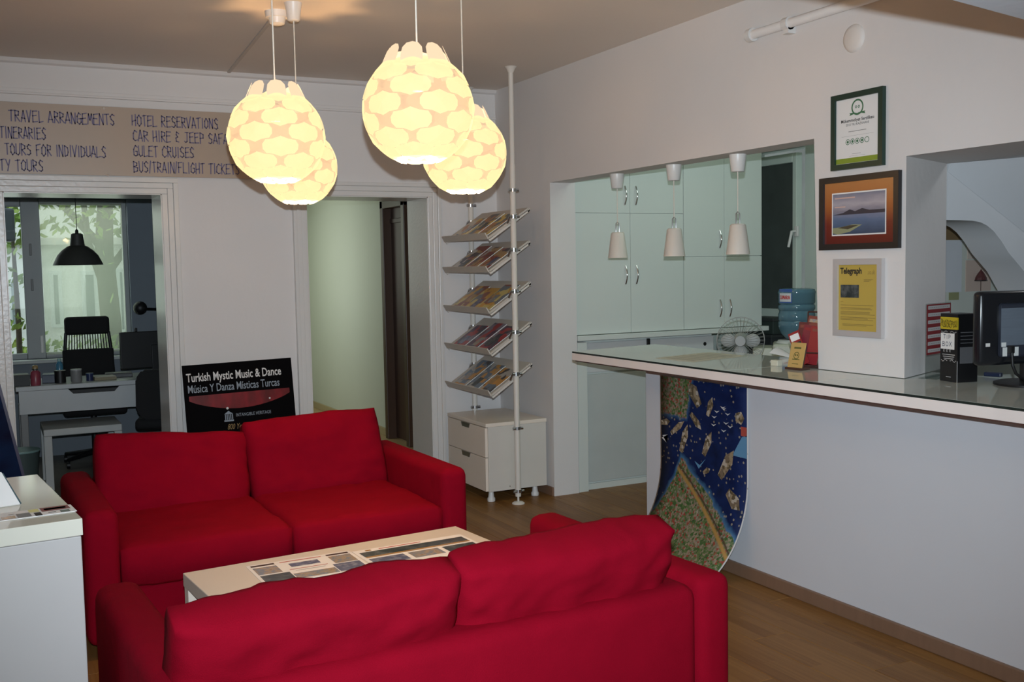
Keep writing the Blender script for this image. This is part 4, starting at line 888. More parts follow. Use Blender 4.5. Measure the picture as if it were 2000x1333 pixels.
# tip box
tb = thing('tip_box', 'tall black carton tip box with a yellow band, beside the monitor', 'box', (3.462, 2.835, ZT), radians(-100))
bw_ = .098; bhh = .272
CARD = mat('carton_black', (.008, .008, .009), .3, var=.2)
obj('carton', B(-bw_/2, -bw_/2, 0, bw_/2, bw_/2, bhh, bev=.0012), CARD, tb)
yf = -bw_/2-.0006
obj('yellow_band', frect(NB(), -bw_/2+.001, bhh-.062, bw_/2-.001, bhh-.014, yf), mat('tape_yellow', (.55, .42, .02), .35, var=.1), tb, 'flatart')
obj('band_edge', B(bw_/2-.001, -bw_/2, bhh-.062, bw_/2+.0007, -bw_/2+.003, bhh-.014), mat('tape_yellow', (.55, .42, .02), .35), tb)
bm = NB(); random.seed(11)
for k in range(11):
    x = -.043+k*.0082; strokes(bm, random.choice(['S', 'U', '&', 'P', 'G', 'E']), x, bhh-.052+random.uniform(-.003, .003), .008, .026, 0, .0022, yf-.0005, .18)
obj('band_scribble', bm, mat('ink_olivebrown', (.07, .05, .01), .5), tb, 'flatart')
obj('white_label', frect(NB(), -bw_/2+.004, .130, bw_/2-.016, bhh-.078, yf-.0004), PAPER, tb, 'flatart')
bm = NB(); strokes(bm, 'TIP', -.028, .172, .011, .016, .006, .0022, yf-.0009, .05); strokes(bm, 'BOX', -.034, .142, .013, .018, .006, .0022, yf-.0009, .05); obj('lettering', bm, mat('ink_bluegrey', (.06, .07, .12), .5), tb, 'flatart')
bm = NB(); strokes(bm, 'BRANDY' if False else 'E E E', -.03, .120, .007, .008, .004, .0018, yf, 0)
for k in range(3): frect(bm, -.036+.004*k, .107-.008*k, .036-.004*k, .110-.008*k, yf)
for s in (-1, 1):
    for k in range(6): a0_ = k*.006; frect(bm, s*(.01+a0_)-.0028, .083+.004*sin(k*1.3), s*(.01+a0_)+.0028, .0855+.004*sin(k*1.3), yf); frect(bm, s*(.01+a0_)-.0028, bhh-.074+.003*sin(k*1.3), s*(.01+a0_)+.0028, bhh-.0715+.003*sin(k*1.3), yf)
frect(bm, -.014, .018, .014, .0205, yf); obj('carton_print', bm, mat('print_lightgrey', (.45, .45, .45), .4), tb, 'flatart')
bm = NB(); box(bm, bw_/2, -bw_/2+.012, .075, bw_/2+.0006, bw_/2-.012, .14); 
for k in range(4): box(bm, bw_/2, -bw_/2+.014, .155+k*.014, bw_/2+.0006, bw_/2-.014, .158+k*.014)
obj('side_print', bm, mat('print_darkgrey', (.10, .10, .105), .4), tb)
obj('corner_line', B(bw_/2-.0012, -bw_/2-.0006, .0, bw_/2+.0006, -bw_/2+.0008, .085), mat('print_lightgrey', (.45, .45, .45), .4), tb)
# red table sign in an acrylic stand
a = on(1806, 741, 2, ZT); b_ = on(1856, 731, 2, ZT); rz = math.atan2(b_.y-a.y, b_.x-a.x); w_ = .165
rs = thing('table_sign', 'clear acrylic stand with a red and white price list beside the pillar', 'sign', (a.x+.06, a.y-.005, ZT), rz)
w_ = (b_-a).length*.93
ACR = bpy.data.materials.new('acrylic_clear'); ACR.use_nodes = True; nt = ACR.node_tree; N = nt.nodes; out = N['Material Output']; N.remove(N['Principled BSDF'])
g1 = N.new('ShaderNodeBsdfTransparent'); g1.inputs[0].default_value = (.82, .85, .84, 1); g2 = N.new('ShaderNodeBsdfGlossy'); g2.inputs['Roughness'].default_value = .05; mx = N.new('ShaderNodeMixShader'); mx.inputs[0].default_value = .12
nt.links.new(g1.outputs[0], mx.inputs[1]); nt.links.new(g2.outputs[0], mx.inputs[2]); nt.links.new(mx.outputs[0], out.inputs[0])
rs.location = ((a.x+b_.x)/2, (a.y+b_.y)/2, ZT)
sh_ = on(1810, 596, 0, a.x).z-ZT
obj('acrylic_panel', B(-w_/2-.004, -.0015, 0, w_/2+.004, .0015, sh_+.004, bev=.0008), ACR, rs); obj('foot', B(-w_/2, -.045, 0, w_/2, .03, .003), ACR, rs)
obj('red_sheet', B(-w_/2, -.0026, sh_*.32, w_/2, -.0018, sh_), mat('sheet_red', (.22, .018, .022), .5), rs)
bm = NB(); hh = sh_*.68/7
for k in range(7): frect(bm, -w_/2+.01, sh_*.32+hh*k+.009, w_/2-.01, sh_*.32+hh*(k+1)-.006, -.0031)
obj('text_panels', bm, mat('sheet_greywhite', (.5, .48, .47), .5), rs, 'flatart')
bm = NB()
for k in range(7):
    for j in range(9): x = -w_/2+.018+j*(w_-.04)/9; frect(bm, x, sh_*.32+hh*k+.015, x+(w_-.04)/9*.7, sh_*.32+hh*(k+1)-.013, -.0036)
obj('text_lines', bm, mat('ink_grey', (.2, .17, .17), .5), rs, 'flatart')
# monitor at the right edge, seen from its back
mo = on(1912, 570, 1, 2.62); mb = on(1912, 716, 1, 2.62)
mt = thing('monitor', 'black computer monitor on the counter at the right edge', 'monitor', (mo.x+.27, 2.60, ZT), radians(-8))
MZ0 = mb.z-ZT; MZ1 = mo.z-ZT
SCR = mat('monitor_black', (.010, .011, .014), .22, var=.2)
asmooth(obj('housing', B(-.27, -.028, MZ0, .27, .02, MZ1, bev=.018, seg=4), SCR, mt), 50)
asmooth(obj('rear_panel', B(-.185, -.034, MZ0+.03, .185, -.026, MZ1-.045, bev=.012, seg=3), mat('panel_frame', (.03, .035, .05), .3), mt), 50)
obj('panel_face', frect(NB(), -.180, MZ0+.075, .180, MZ1-.065, -.0352), mat('panel_reflection', (.15, .18, .22), .22, var=.15, stretch=(1, 1, 12)), mt, 'flatart')  # blue-grey of a reflection painted onto the panel
bm = NB(); 
for x0_, x1_, z0_, z1_ in ((-.178, -.155, .058, .075), (-.172, -.15, .022, .056), (-.128, -.095, .022, .056)): obj('port_label', frect(NB(), x0_, MZ0+z0_+.012, x1_, MZ0+z1_+.012, -.0362), mat('port_white', (.75, .77, .75), .4), mt, 'flatart')
obj('plug', B(-.152, -.055, MZ0+.045, -.130, -.036, MZ0+.075, bev=.004), BLACKP, mt)
obj('cable', T([(-.141, -.05, MZ0+.05), (-.141, -.055, MZ0+.0), (-.13, -.06, MZ0-.03), (-.09, -.055, MZ0-.055), (-.03, -.04, MZ0-.06)], .006, 8), BLACKP, mt, True)
obj('stand_neck', B(-.04, -.01, .01, .04, .015, MZ0+.05, bev=.006), BLACKP, mt); asmooth(obj('stand_base', LA([(.13, 0.0), (.13, .008), (.11, .014), (.04, .018)], 28, (0, 0, 0)), BLACKP, mt))
obj('badge', B(-.245, -.0295, MZ0+.073, -.225, -.0282, MZ0+.086), WPLAST, mt)
q = on(1912, 722, 2, ZT); t = tag(obj('stapler', B(-.035, -.012, 0, .035, .012, .018, bev=.004), mat('navy_plastic', (.015, .025, .06), .35)), 'small dark blue case on the counter between tip box and monitor', 'case'); t.location = (3.70, 2.86, ZT); t.rotation_euler = (0, 0, radians(-75))

# papers on the partition behind the arch
def wallpaper_sheet(name, label, x0, y0, x1, y1, m, cat='paper', Y=3.998):
    a, b_ = on(x0, y0, 1, Y), on(x1, y1, 1, Y); t = tag(obj(name, B(0, -.003, 0, b_.x-a.x, 0, a.z-b_.z), m), label, cat); t.location = (a.x, Y, b_.z); return t
wallpaper_sheet('wall_paper_sheet', 'white paper sheet hanging behind the arch beside the pillar', 1840, 470, 1877, 570, mat('paper_bluewhite', (.66, .68, .72), .7))
wallpaper_sheet('wall_paper_sheet', 'pink paper sheet pinned behind the arch', 1886, 509, 1934, 568, mat('paper_pink', (.60, .47, .40), .7))
wallpaper_sheet('wall_paper_sheet', 'small pink note above the pink sheet behind the arch', 1889, 480, 1920, 506, mat('paper_pale_pink', (.63, .54, .47), .7))
wallpaper_sheet('wall_paper_sheet', 'olive sticky note behind the arch below the white sheet', 1853, 572, 1872, 586, mat('note_olive', (.30, .31, .16), .7))
wallpaper_sheet('cork_board', 'brown board edge visible under the arch', 1840, 440, 1880, 469, mat('cork_brown', (.20, .13, .06), .8), 'board')
q = on(1916, 541, 1, 3.97)
t = thing('umbrella_ornament', 'tiny dark red cocktail umbrella hanging behind the arch', 'ornament', (q.x, 3.97, q.z)); obj('canopy', LA([(.032, -.02), (.03, -.005), (.018, .018), (.002, .04)], 8, capb=False), mat('ornament_red', (.10, .03, .03), .6, var=.4, vscale=60), t); obj('stick', T([(0, 0, .045), (0, 0, -.08)], .002, 6), BROWN, t); obj('trim_ring', LA([(.034, -.024), (.034, -.018)], 8), BLACKP, t)

# ---------------- map poster hanging on the counter front
def map_material(w, h):
    m = bpy.data.materials.new('city_map_print'); m.use_nodes = True; N = m.node_tree.nodes; Lk = m.node_tree.links; b = N['Principled BSDF']
    uv = N.new('ShaderNodeUVMap'); s = N.new('ShaderNodeSeparateXYZ'); Lk.new(uv.outputs[0], s.inputs[0]); U, V = s.outputs[0], s.outputs[1]
    mp = N.new('ShaderNodeMapping'); mp.inputs['Scale'].default_value = (1, h/w, 1); Lk.new(uv.outputs[0], mp.inputs[0])
    def nz(sc, det=4):
        n = N.new('ShaderNodeTexNoise'); n.inputs['Scale'].default_value = sc; n.inputs['Detail'].default_value = det; Lk.new(mp.outputs[0], n.inputs['Vector']); return n.outputs[0]
    def M2(op, a, bb, c=None):
        n = N.new('ShaderNodeMath'); n.operation = op
        for i, v in enumerate((a, bb, c)):
            if v is None: continue
            if isinstance(v, (int, float)): n.inputs[i].default_value = v
            else: Lk.new(v, n.inputs[i])
        return n.outputs[0]
    def step(d, soft=.012):
        n = N.new('ShaderNodeMapRange'); n.inputs[1].default_value = -soft; n.inputs[2].default_value = soft; Lk.new(d, n.inputs[0]); return n.outputs[0]
    wob = M2('MULTIPLY', M2('SUBTRACT', nz(9), .5), .09)
    # lower land: below a peak-shaped coast; peak near u=.28,v=.58
    coastR = M2('SUBTRACT', M2('MULTIPLY_ADD', U, -.47, .70), V); coastL = M2('SUBTRACT', M2('MULTIPLY_ADD', U, 1.35, .235), V)
    land = M2('ADD', M2('MINIMUM', coastR, coastL), wob)
    isl = M2('ADD', M2('SUBTRACT', M2('MULTIPLY_ADD', U, -.1, .33), U), M2('MULTIPLY', M2('SUBTRACT', V, .86), 1.2))
    isl = M2('ADD', M2('MINIMUM', M2('SUBTRACT', V, .80), M2('SUBTRACT', M2('MULTIPLY_ADD', V, .3, .08), U)), wob)
    vor = N.new('ShaderNodeTexVoronoi'); vor.inputs['Scale'].default_value = 58; Lk.new(mp.outputs[0], vor.inputs['Vector']); sc = N.new('ShaderNodeSeparateColor'); Lk.new(vor.outputs['Color'], sc.inputs[0])
    def ramp(f, stops, it='CONSTANT'):
        cr = N.new('ShaderNodeValToRGB'); cr.color_ramp.interpolation = it
        while len(cr.color_ramp.elements) < len(stops): cr.color_ramp.elements.new(.5)
        for e, (p, c) in zip(cr.color_ramp.elements, stops): e.position = p; e.color = (*c, 1)
        Lk.new(f, cr.inputs[0]); return cr.outputs[0]
    city = ramp(M2('ADD', M2('MULTIPLY', sc.outputs[0], .6), M2('MULTIPLY', nz(14), .45)), [(0, (.03, .06, .02)), (.22, (.06, .12, .035)), (.36, (.12, .17, .06)), (.47, (.22, .19, .13)), (.58, (.30, .24, .17)), (.68, (.30, .06, .04)), (.76, (.13, .17, .08)), (.88, (.42, .38, .30))])
    sea = ramp(nz(5), [(.3, (.004, .010, .055)), (.55, (.008, .02, .09)), (.75, (.004, .008, .03))], 'LINEAR')
    def mixc(f, a, bb):
        n = N.new('ShaderNodeMix'); n.data_type = 'RGBA'; Lk.new(f, n.inputs[0])
        for i, v in ((6, a), (7, bb)):
            if isinstance(v, tuple): n.inputs[i].default_value = (*v, 1)
            else: Lk.new(v, n.inputs[i])
        return n.outputs[2]
    col = mixc(step(M2('ADD', land, .025), .02), sea, (.06, .16, .30))
    col = mixc(step(M2('ADD', isl, .015), .015), col, (.05, .12, .25)); col = mixc(step(isl, .006), col, city); col = mixc(step(land, .006), col, city)
    road = M2('SUBTRACT', .012, M2('ABSOLUTE', M2('SUBTRACT', coastR, .075), 0)); roadm = M2('MULTIPLY', step(road, .006), step(M2('SUBTRACT', U, .22), .02))
    col = mixc(roadm, col, (.42, .24, .07)); road2 = M2('SUBTRACT', .006, M2('ABSOLUTE', M2('SUBTRACT', coastR, .05), 0)); col = mixc(M2('MULTIPLY', step(road2, .004), step(M2('SUBTRACT', U, .22), .02)), col, (.08, .05, .03))
    brd = M2('MINIMUM', M2('MINIMUM', U, M2('SUBTRACT', 1, U)), M2('MINIMUM', M2('MULTIPLY', V, 1.7), 1))
    col = mixc(step(M2('SUBTRACT', .012, brd), .002), col, (.6, .57, .55))
    v2 = N.new('ShaderNodeTexVoronoi'); v2.inputs['Scale'].default_value = 30; Lk.new(mp.outputs[0], v2.inputs['Vector']); s2 = N.new('ShaderNodeSeparateColor'); Lk.new(v2.outputs['Color'], s2.inputs[0])
    spk = M2('MULTIPLY', M2('LESS_THAN', v2.outputs['Distance'], .26), M2('GREATER_THAN', s2.outputs[1], .62))
    col = mixc(M2('MULTIPLY', spk, .8), col, (.30, .26, .20))
    Lk.new(col, b.inputs['Base Color']); b.inputs['Roughness'].default_value = .6; b.inputs['Specular IOR Level'].default_value = .15
    return m
mpL = on(1289, 735, 0, 3.262); mpR = on(1461, 757, 0, 3.262)
mw = mpL.y-mpR.y; ztop = (mpL.z+mpR.z)/2; my = (mpL.y+mpR.y)/2; mlen = 1.02
mapt = thing('map_poster', 'curling illustrated city map poster hanging on the counter front', 'poster', (3.262, my, ztop), radians(-90))
# profile: hangs straight, then curls out into the room
prof = []; n = 26; y_, z_ = 0., 0.; ds = mlen/n
for k in range(n+1):
    prof.append((y_, z_)); s = k/n; a = 0 if s < .42 else radians(62)*((s-.42)/.58)**1.15
    y_ -= sin(a)*ds; z_ -= cos(a)*ds
def mpos(u, v, off=0.):   # u 0..1 across, v 0 bottom..1 top
    s = (1-v)*n; k = min(n-1, int(s)); f = s-k; a = Vector(prof[k]).lerp(Vector(prof[k+1]), f); tg = (Vector(prof[k+1])-Vector(prof[k])).normalized(); nn = Vector((tg.y, -tg.x))
    a = a+nn*off
    return Vector(((u-.5)*mw, a.x, a.y))
bm = NB(); uvl = bm.loops.layers.uv.new('UVMap'); V_ = [[bm.verts.new(mpos(i/6, 1-k/n)) for i in range(7)] for k in range(n+1)]
for k in range(n):
    for i in range(6):
        f = bm.faces.new((V_[k+1][i], V_[k+1][i+1], V_[k][i+1], V_[k][i]))
        for lp, (u, v) in zip(f.loops, ((i/6, 1-(k+1)/n), ((i+1)/6, 1-(k+1)/n), ((i+1)/6, 1-k/n), (i/6, 1-k/n))): lp[uvl].uv = (u, v)
me = bpy.data.meshes.new('sheet'); bm.to_mesh(me); bm.free(); shp = bpy.data.objects.new('sheet', me); COL.objects.link(shp); shp.parent = mapt; me.materials.append(map_material(mw, mlen)); me.materials.append(PAPER)
for p_ in me.polygons: p_.use_smooth = True
sol = shp.modifiers.new('thickness', 'SOLIDIFY'); sol.thickness = .0012; sol.offset = -1; sol.material_offset = 0; sol.material_offset_rim = 1
# which way is "out" of the sheet: away from the counter is local -y
def mpoly(name, pts, m, off=.0022):
    bm = NB(); bm.faces.new([bm.verts.new(mpos(u, v, 0)+Vector((0, -off, 0))) for u, v in pts]); return obj(name, bm, m, mapt, 'flatart')
SHIP = ramp_mat('ship_print', [(0, (.12, .09, .05)), (.35, (.35, .27, .17)), (.6, (.5, .44, .36)), (.8, (.2, .15, .1))], 60, .4, 'VORONOI')
BIRD = mat('bird_print', (.6, .6, .6), .5); SKYP = mat('sky_print', (.12, .30, .5), .5)
def ship(cu, cv, ln, wd, ang):
    pts = []
    for a_, b2 in ((-.5, -.3), (-.5, .3), (.15, .5), (.5, 0), (.15, -.5)):
        x, y = a_*ln, b2*wd; pts.append((cu+(x*cos(ang)-y*sin(ang)), cv+(x*sin(ang)+y*cos(ang))*mw/mlen))
    mpoly('ship_print', pts, SHIP)
for a in ((.42, .93, .2, .11, 2.2), (.6, .88, .15, .06, 1.2), (.22, .74, .2, .05, .6), (.30, .69, .23, .07, 1.2), (.44, .79, .16, .06, -.7), (.57, .69, .2, .07, 1.1), (.78, .61, .26, .09, .95), (.92, .85, .09, .09, 0), (.56, .55, .09, .04, .5), (.07, .755, .12, .05, .2), (.87, .44, .18, .10, -.6)): ship(*a)
for k in range(9):
    u, v = .62+.24*random.random(), .76+.12*random.random(); d_ = .03
    mpoly('bird_print', [(u-d_, v+.012), (u, v), (u+d_, v+.014), (u, v+.008)], BIRD)
mpoly('airship_print', [(.02, .665), (.1, .69), (.03, .68), (.08, .645)], BIRD); mpoly('searchlight_print', [(.84, .66), (.99, .66), (.99, .77), (.94, .76)], SKYP); mpoly('flag_print', [(.93, .765), (.99, .765), (.99, .81), (.93, .81)], mat('flag_print', (.45, .08, .06), .5)); mpoly('wake_print', [(.42, .585), (.47, .55), (.55, .61), (.48, .57)], SKYP)

# ---------------- office furniture behind the left doorway
YD = 8.27; DH = .74
dk = thing('office_desk', 'white office desk with a slot-handled drawer, seen through the left doorway', 'desk', (.19, YD, 0))
DKW = mat('desk_white', (.52, .54, .55), .3)
obj('desktop', B(-.02, 0, DH-.035, 1.40, .62, DH, bev=.004), DKW, dk)
z0 = .535
s0, s1 = on(133, 761, 1, YD).x-.19, on(233, 749, 1, YD).x-.19
bm = NB(); prism(bm, [(-.0, z0), (1.38, z0), (1.38, DH-.035), (s1, DH-.037), (s1-.035, DH-.075), (s0+.035, DH-.075), (s0, DH-.037), (0, DH-.035)], 'y', .004, .022); obj('drawer_front', bm, DKW, dk)
obj('drawer_box', B(.01, .03, z0+.01, 1.37, .58, DH-.05), mat('drawer_dark', (.02, .02, .02), .6), dk)
for x in (.03, 1.33): 
    for y in (.05, .57): obj('leg', B(x-.025, y-.025, 0, x+.025, y+.025, z0+.02, bev=.004), GREYP, dk)
# low nesting table under the desk front
nt_ = thing('nest_table', 'low white side table standing half under the office desk', 'table', (.33, 8.02, 0))
NW = mat('nest_white', (.50, .52, .51), .35); nh = .445
obj('tabletop', B(0, 0, nh-.05, .53, .5, nh, bev=.006), NW, nt_)
for x in (0, .475):
    for y in (0, .45): obj('leg', B(x, y, 0, x+.055, y+.05, nh-.05, bev=.004), NW, nt_)
# office chair behind the desk
chx = on(174, 650, 1, 9.1).x
def office_chair(label, loc, rz, tall):
    t = thing('office_chair', label, 'office chair', loc, rz, 'black office chairs'); Wc = .46
    if tall:
        asmooth(obj('headrest', B(-.175, -.05, 1.05, .175, .03, 1.20, bev=.03, seg=4), BLACKF, t), 60)
        bm = NB()
        for k in range(17): tube(bm, [(-.16+.02*k, -.01, 1.06), (-.17+.02125*k, -.02, .9), (-.19+.02375*k, -.03, .55)], .0045, 6)
        obj('mesh_ribs', bm, BLACKP, t, True)
        asmooth(obj('backrest', B(-.2, -.035, .50, .2, -.0, .93, bev=.016, seg=3), BLACKF, t), 60)
        bm = NB()
        for s in (-1, 1): tube(bm, [(s*.165, -.01, 1.07), (s*.18, -.015, .92), (s*.2, -.02, .55)], .014, 8)
        obj('back_frame', bm, BLACKP, t, True)
    else:
        bm = NB(); pts = [(-.17, .50), (.17, .50), (.22, .58), (.215, .80), (.17, .86), (-.17, .86), (-.215, .80), (-.22, .58)]
        prism(bm, pts, 'y', -.05, .02); bmesh.ops.bevel(bm, geom=[e for e in bm.edges], offset=.015, segments=2, affect='EDGES'); asmooth(obj('backrest', bm, BLACKF, t), 60)
        obj('back_post', B(-.03, .02, .40, .03, .04, .62, bev=.006), BLACKP, t)
    asmooth(obj('seat', B(-.24, -.48 if tall else .02, .42, .24, -.02 if tall else .46, .50, bev=.03, seg=3), BLACKF, t), 60)
    yc = -.25 if tall else .24
    obj('gas_column', T([(0, yc, .09), (0, yc, .42)], .025, 10), BLACKP, t, True)
    for k in range(5):
        a = 2*pi*k/5; obj('base_arm', T([(0, yc, .1), (.27*cos(a), yc+.27*sin(a), .07)], [.025, .016], 8), BLACKP, t, True); obj('caster', T([(.27*cos(a)-.012, yc+.27*sin(a), .03), (.27*cos(a)+.012, yc+.27*sin(a), .03)], .029, 12), BLACKP, t, True)
    return t
office_chair('tall black mesh-back office chair in front of the office window', (chx, 9.28, 0), 0, True)
office_chair('low black office chair in front of the desk at the right of the doorway', (on(300, 800, 1, 7.75).x+.10, 7.72, 0), radians(-14), False)
# office monitor
a = on(233, 655, 1, 8.45)
om = thing('monitor', 'black computer monitor on the office desk seen from behind', 'monitor', (a.x+.27, 8.50, DH), radians(7))
z1 = on(235, 650, 1, 8.45).z-DH
obj('housing', B(-.27, -.02, .07, .27, .02, z1, bev=.006), BLACKP, om); obj('stand_neck', B(-.04, -.04, .0, .04, -.02, .25, bev=.004), BLACKP, om); obj('stand_base', LA([(.11, 0), (.11, .008), (.05, .016)], 20), BLACKP, om, True); obj('webcam', B(-.155, -.012, z1, -.135, .012, z1+.03, bev=.004), BLACKP, om)
# desk clutter
def lat_thing(name, label, cat, px, py, prof, m, Y, parts=(), grp=None):
    q = on(px, py, 1, Y); t = thing(name, label, cat, (q.x, Y, DH), 0, grp); obj('body', LA(prof, 18), m, t, True)
    for nm, pr, mm in parts: obj(nm, LA(pr, 18), mm, t, True)
    return t
lat_thing('flask', 'pink flask at the left end of the office desk', 'flask', 69, 730, [(.034, 0), (.036, .015), (.035, .095), (.022, .11)], mat('flask_pink', (.28, .05, .08), .35), 8.34, [('neck', [(.015, .108), (.015, .125)], CHROME), ('cap', [(.02, .123), (.02, .142), (.011, .15)], mat('flask_cap', (.35, .25, .12), .3))])
lat_thing('small_bottle', 'light blue bottle on the office desk beside the tall chair', 'bottle', 116, 715, [(.022, 0), (.026, .01), (.026, .12), (.012, .145)], mat('bottle_lightblue', (.07, .22, .34), .2), 8.66, [('cap', [(.014, .143), (.014, .165)], mat('cap_mint', (.25, .42, .42), .4))])
lat_thing('mug', 'grey cup on the office desk below the tall chair', 'cup', 149, 735, [(.036, 0), (.04, .01), (.04, .095), (.037, .095), (.036, .012)], GREYP, 8.40, [('rim', [(.041, .088), (.041, .098), (.037, .098)], mat('rim_grey', (.4, .4, .4), .4))])
lat_thing('pen_pot', 'black pen pot on the office desk left of the grey cup', 'pen pot', 118, 745, [(.04, 0), (.04, .09), (.037, .09)], BLACKP, 8.42, [('rim', [(.042, .085), (.042, .093)], BLACKP)])
lat_thing('tin', 'small navy tin on the office desk right of the grey cup', 'tin', 175, 735, [(.026, 0), (.026, .05)], mat('tin_navy', (.02, .03, .09), .3), 8.44, [('lid', [(.028, .048), (.028, .058)], mat('tin_lid', (.03, .05, .12), .3))])
def desk_box(name, label, cat, px, Y, sx, sy, sz, m, m2):
    q = on(px, 740, 1, Y); t = thing(name, label, cat, (q.x, Y, DH), radians(random.uniform(-8, 8))); obj('body', B(-sx/2, -sy/2, 0, sx/2, sy/2, sz, bev=.003), m, t); obj('top_sheet', B(-sx/2+.004, -sy/2+.004, sz, sx/2-.004, sy/2-.004, sz+.004), m2, t); return t
desk_box('document_tray', 'navy document tray on the office desk by the pink flask', 'tray', 100, 8.52, .12, .16, .06, mat('tray_navy', (.02, .035, .07), .4), mat('tray_top', (.10, .13, .18), .5))
desk_box('paper_pile', 'pile of papers on the office desk before the monitor', 'papers', 203, 8.46, .16, .14, .025, mat('pile_tan', (.25, .22, .14), .6), mat('pile_top', (.42, .40, .34), .6))
desk_box('black_bag', 'dark bag at the far left end of the office desk', 'bag', 38, 8.40, .13, .14, .08, mat('bag_grey', (.05, .055, .06), .6), mat('bag_top', (.16, .16, .14), .6))
desk_box('keyboard', 'black keyboard on the office desk before the monitor', 'keyboard', 232, 8.62, .2, .14, .03, BLACKP, mat('key_grey', (.05, .05, .05), .5))
q = on(298, 717, 1, 8.40); t = thing('computer_mouse', 'grey mouse on the office desk beside the monitor foot', 'mouse', (q.x, 8.36, DH)); bm = NB(); bmesh.ops.create_uvsphere(bm, u_segments=14, v_segments=8, radius=1); bmesh.ops.scale(bm, verts=bm.verts, vec=(.055, .035, .026)); bmesh.ops.translate(bm, verts=bm.verts, vec=(0, 0, .022)); obj('body', bm, mat('mouse_grey', (.13, .13, .14), .4), t, True); obj('wheel', B(-.006, -.004, .044, .006, .004, .052), BLACKP, t)
# waste bin left of the nest table
q = on(48, 872, 1, 8.2); t = thing('waste_bin', 'teal waste bin under the office desk at the left', 'bin', (q.x-.03, 8.10, 0)); obj('bucket', LA([(.10, .0), (.125, .30), (.121, .30), (.097, .01)], 20), mat('bin_teal', (.07, .10, .10), .5), t, True); obj('rim', LA([(.128, .292), (.13, .30), (.128, .306), (.122, .306)], 20), mat('bin_rim', (.22, .36, .36), .4), t, True)
# dark bell pendant in the office
bp = CAM+ray(153, 518)*(F_PX*.37/92)
t = thing('bell_pendant', 'dark grey bell pendant lamp hanging before the office window', 'lamp', tuple(bp)); BELL = mat('bell_grey', (.045, .045, .042), .5)
obj('shade', LA([(.185, 0), (.172, .03), (.150, .075), (.115, .115), (.075, .145), (.055, .152), (.043, .24), (.03, .248), (.028, .24), (.05, .14), (.11, .11), (.148, .07), (.18, 0)], 32, capb=False, capt=False), BELL, t, True); obj('socket', LA([(.014, .24), (.012, .27), (.005, .28)], 12), BLACKP, t, True); obj('cord', T([(0, 0, .27), (0, 0, ZC-bp.z)], .003, 6), BLACKP, t, True)
# black wall lamp in the office
wl = on(274, 602, 1, 9.35)
t = thing('wall_lamp', 'small black arm lamp on the office wall above the monitor', 'lamp', (wl.x+.14, YO, wl.z-.02)); bm = NB(); bmesh.ops.create_uvsphere(bm, u_segments=18, v_segments=12, radius=.058); obj('shade', bm, BLACKP, t, True); t.children[-1].location = (-.14, -.24, .02)
obj('arm', T([(-.10, -.23, .01), (.02, -.15, .0), (.06, -.02, .0)], .012, 8), BLACKP, t, True); obj('wall_plate', LA([(.04, 0), (.04, .02)], 16), BLACKP, t, True); t.children[-1].rotation_euler = (radians(90), 0, 0); t.children[-1].location = (.06, 0, 0)

# ---------------- outside the office window: street facade, tree, planting
struct('ground_street', B(-12, 9.9, -.3, 12, 24, -.2), mat('pavement', (.42, .41, .39), .9))
FACW = mat('facade_white', (.78, .79, .76), .8, var=.05)
fac = thing('street_building', 'white building across the street seen through the office window', 'building', (0, 15, -.2))
obj('wall', B(-8, 0, 0, 9, .4, 9), FACW, fac)
for k, (px0, py0, px1_, py1_) in enumerate(((157, 530, 195, 660), (225, 525, 250, 650), (18, 545, 34, 640), (95, 530, 125, 640))):
    a, b_ = on(px0, py0, 1, 15), on(px1_, py1_, 1, 15); w_ = obj('window', B(a.x, -.06, b_.z+.2, b_.x, .02, a.z+.2, bev=.01), mat('facade_window_frame', (.62, .66, .66), .5), fac)
    obj('window_glass', B(a.x+.05, -.065, b_.z+.25, b_.x-.05, -.055, a.z+.15), mat('facade_glass', (.20, .24, .25), .2), w_)
a, b_ = on(80, 480, 1, 15), on(250, 492, 1, 15); obj('ledge', B(-8, -.18, a.z+.2, 9, 0, a.z+.30, bev=.01), mat('facade_ledge', (.6, .6, .56), .8), fac)
tr_ = thing('street_tree', 'leafy tree standing on the street outside the office window', 'tree', (on(212, 600, 1, 12.2).x, 12.2, -.2))
BARK = mat('bark', (.10, .085, .06), .9, var=.3, vscale=20, bump=.5, bscale=30)
obj('trunk', T([(0, 0, 0), (.02, 0, 1.2), (-.02, 0, 2.0), (.05, .05, 3.0)], [.13, .11, .10, .07], 10), BARK, tr_, True)
for pts in ([(.0, 0, 1.5), (-.18, 0, 2.1), (-.22, .1, 3)], [(0, 0, 1.75), (.3, .1, 2.15), (.6, .1, 2.6)], [(0, 0, 2.0), (-.4, .1, 2.5), (-1.0, 0, 2.9)]): obj('branch', T(pts, [.05, .038, .02], 8), BARK, tr_, True)
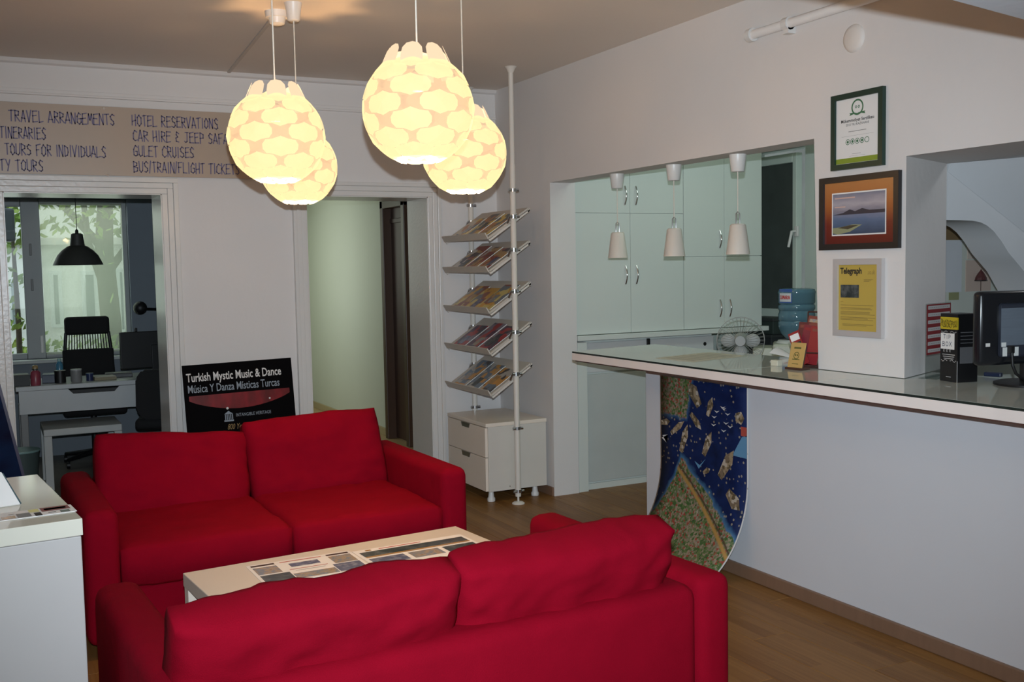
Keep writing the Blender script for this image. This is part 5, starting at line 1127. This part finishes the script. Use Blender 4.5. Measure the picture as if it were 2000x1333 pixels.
LEAF = ramp_mat('leaf_green', [(0, (.10, .22, .03)), (.4, (.22, .38, .06)), (.7, (.4, .5, .1)), (1, (.3, .45, .1))], 3, .6, 'NOISE', interp='LINEAR', rnd=False)
bm = NB(); random.seed(5)
def leafquad(c, s):
    d = Vector((random.uniform(-1, 1), random.uniform(-1, 1), random.uniform(-1, 1))).normalized(); e = d.orthogonal().normalized(); f = d.cross(e)
    bm.faces.new([bm.verts.new(c+v) for v in (e*s, f*s*.45, -e*s, -f*s*.45)])
for k in range(1500):
    x = random.uniform(-1.9, 1.2); z = random.gauss(2.75, .42); 
    if z < 2.15 and random.random() < .8: continue
    leafquad(Vector((x, random.uniform(-.5, .5), z)), random.uniform(.05, .09))
obj('foliage', bm, LEAF, tr_)['kind'] = 'stuff'
bm = NB(); bx0 = on(60, 660, 1, 11.6)
for k in range(380): leafquad(Vector((random.uniform(-.5, 1.3), random.uniform(-.15, .15), random.gauss(.95, .1))), random.uniform(.035, .06))
hedge = thing('window_planting', 'low yellow-green planting outside the office window', 'plant', (on(120, 660, 1, 11.6).x, 11.6, -.2)); obj('foliage', bm, LEAF, hedge)['kind'] = 'stuff'
obj('planter', B(-.6, -.15, 0, 1.4, .15, .85, bev=.01), FACW, hedge)
bm = NB()
for k in range(240): leafquad(Vector((random.uniform(-.25, .2), random.uniform(-.2, .2), random.uniform(0, 1.6)**1.0)), random.uniform(.04, .075))
q = on(28, 560, 1, 10.9); sh2 = thing('window_shrub', 'bright green shrub outside the narrow left window light', 'plant', (q.x, 10.9, -.2)); o = obj('foliage', bm, LEAF, sh2); o['kind'] = 'stuff'; o.location = (0, 0, 1.25); obj('stem', T([(0, 0, 0), (.02, 0, 1.3), (0, 0, 2.6)], [.03, .025, .01], 8), BARK, sh2, True)
q = on(17, 440, 1, 10.5); t = thing('street_lantern', 'dark grey lantern outside the narrow left window light', 'lantern', (q.x-.02, 10.5, -.2)); LG = mat('lantern_grey', (.10, .11, .13), .5)
obj('hanging_rod', T([(0, 0, q.z+.33), (0, 0, 3.3)], .012, 10), LG, t, True); obj('head', B(-.07, -.07, q.z+.05, .07, .07, q.z+.35, bev=.02), LG, t)
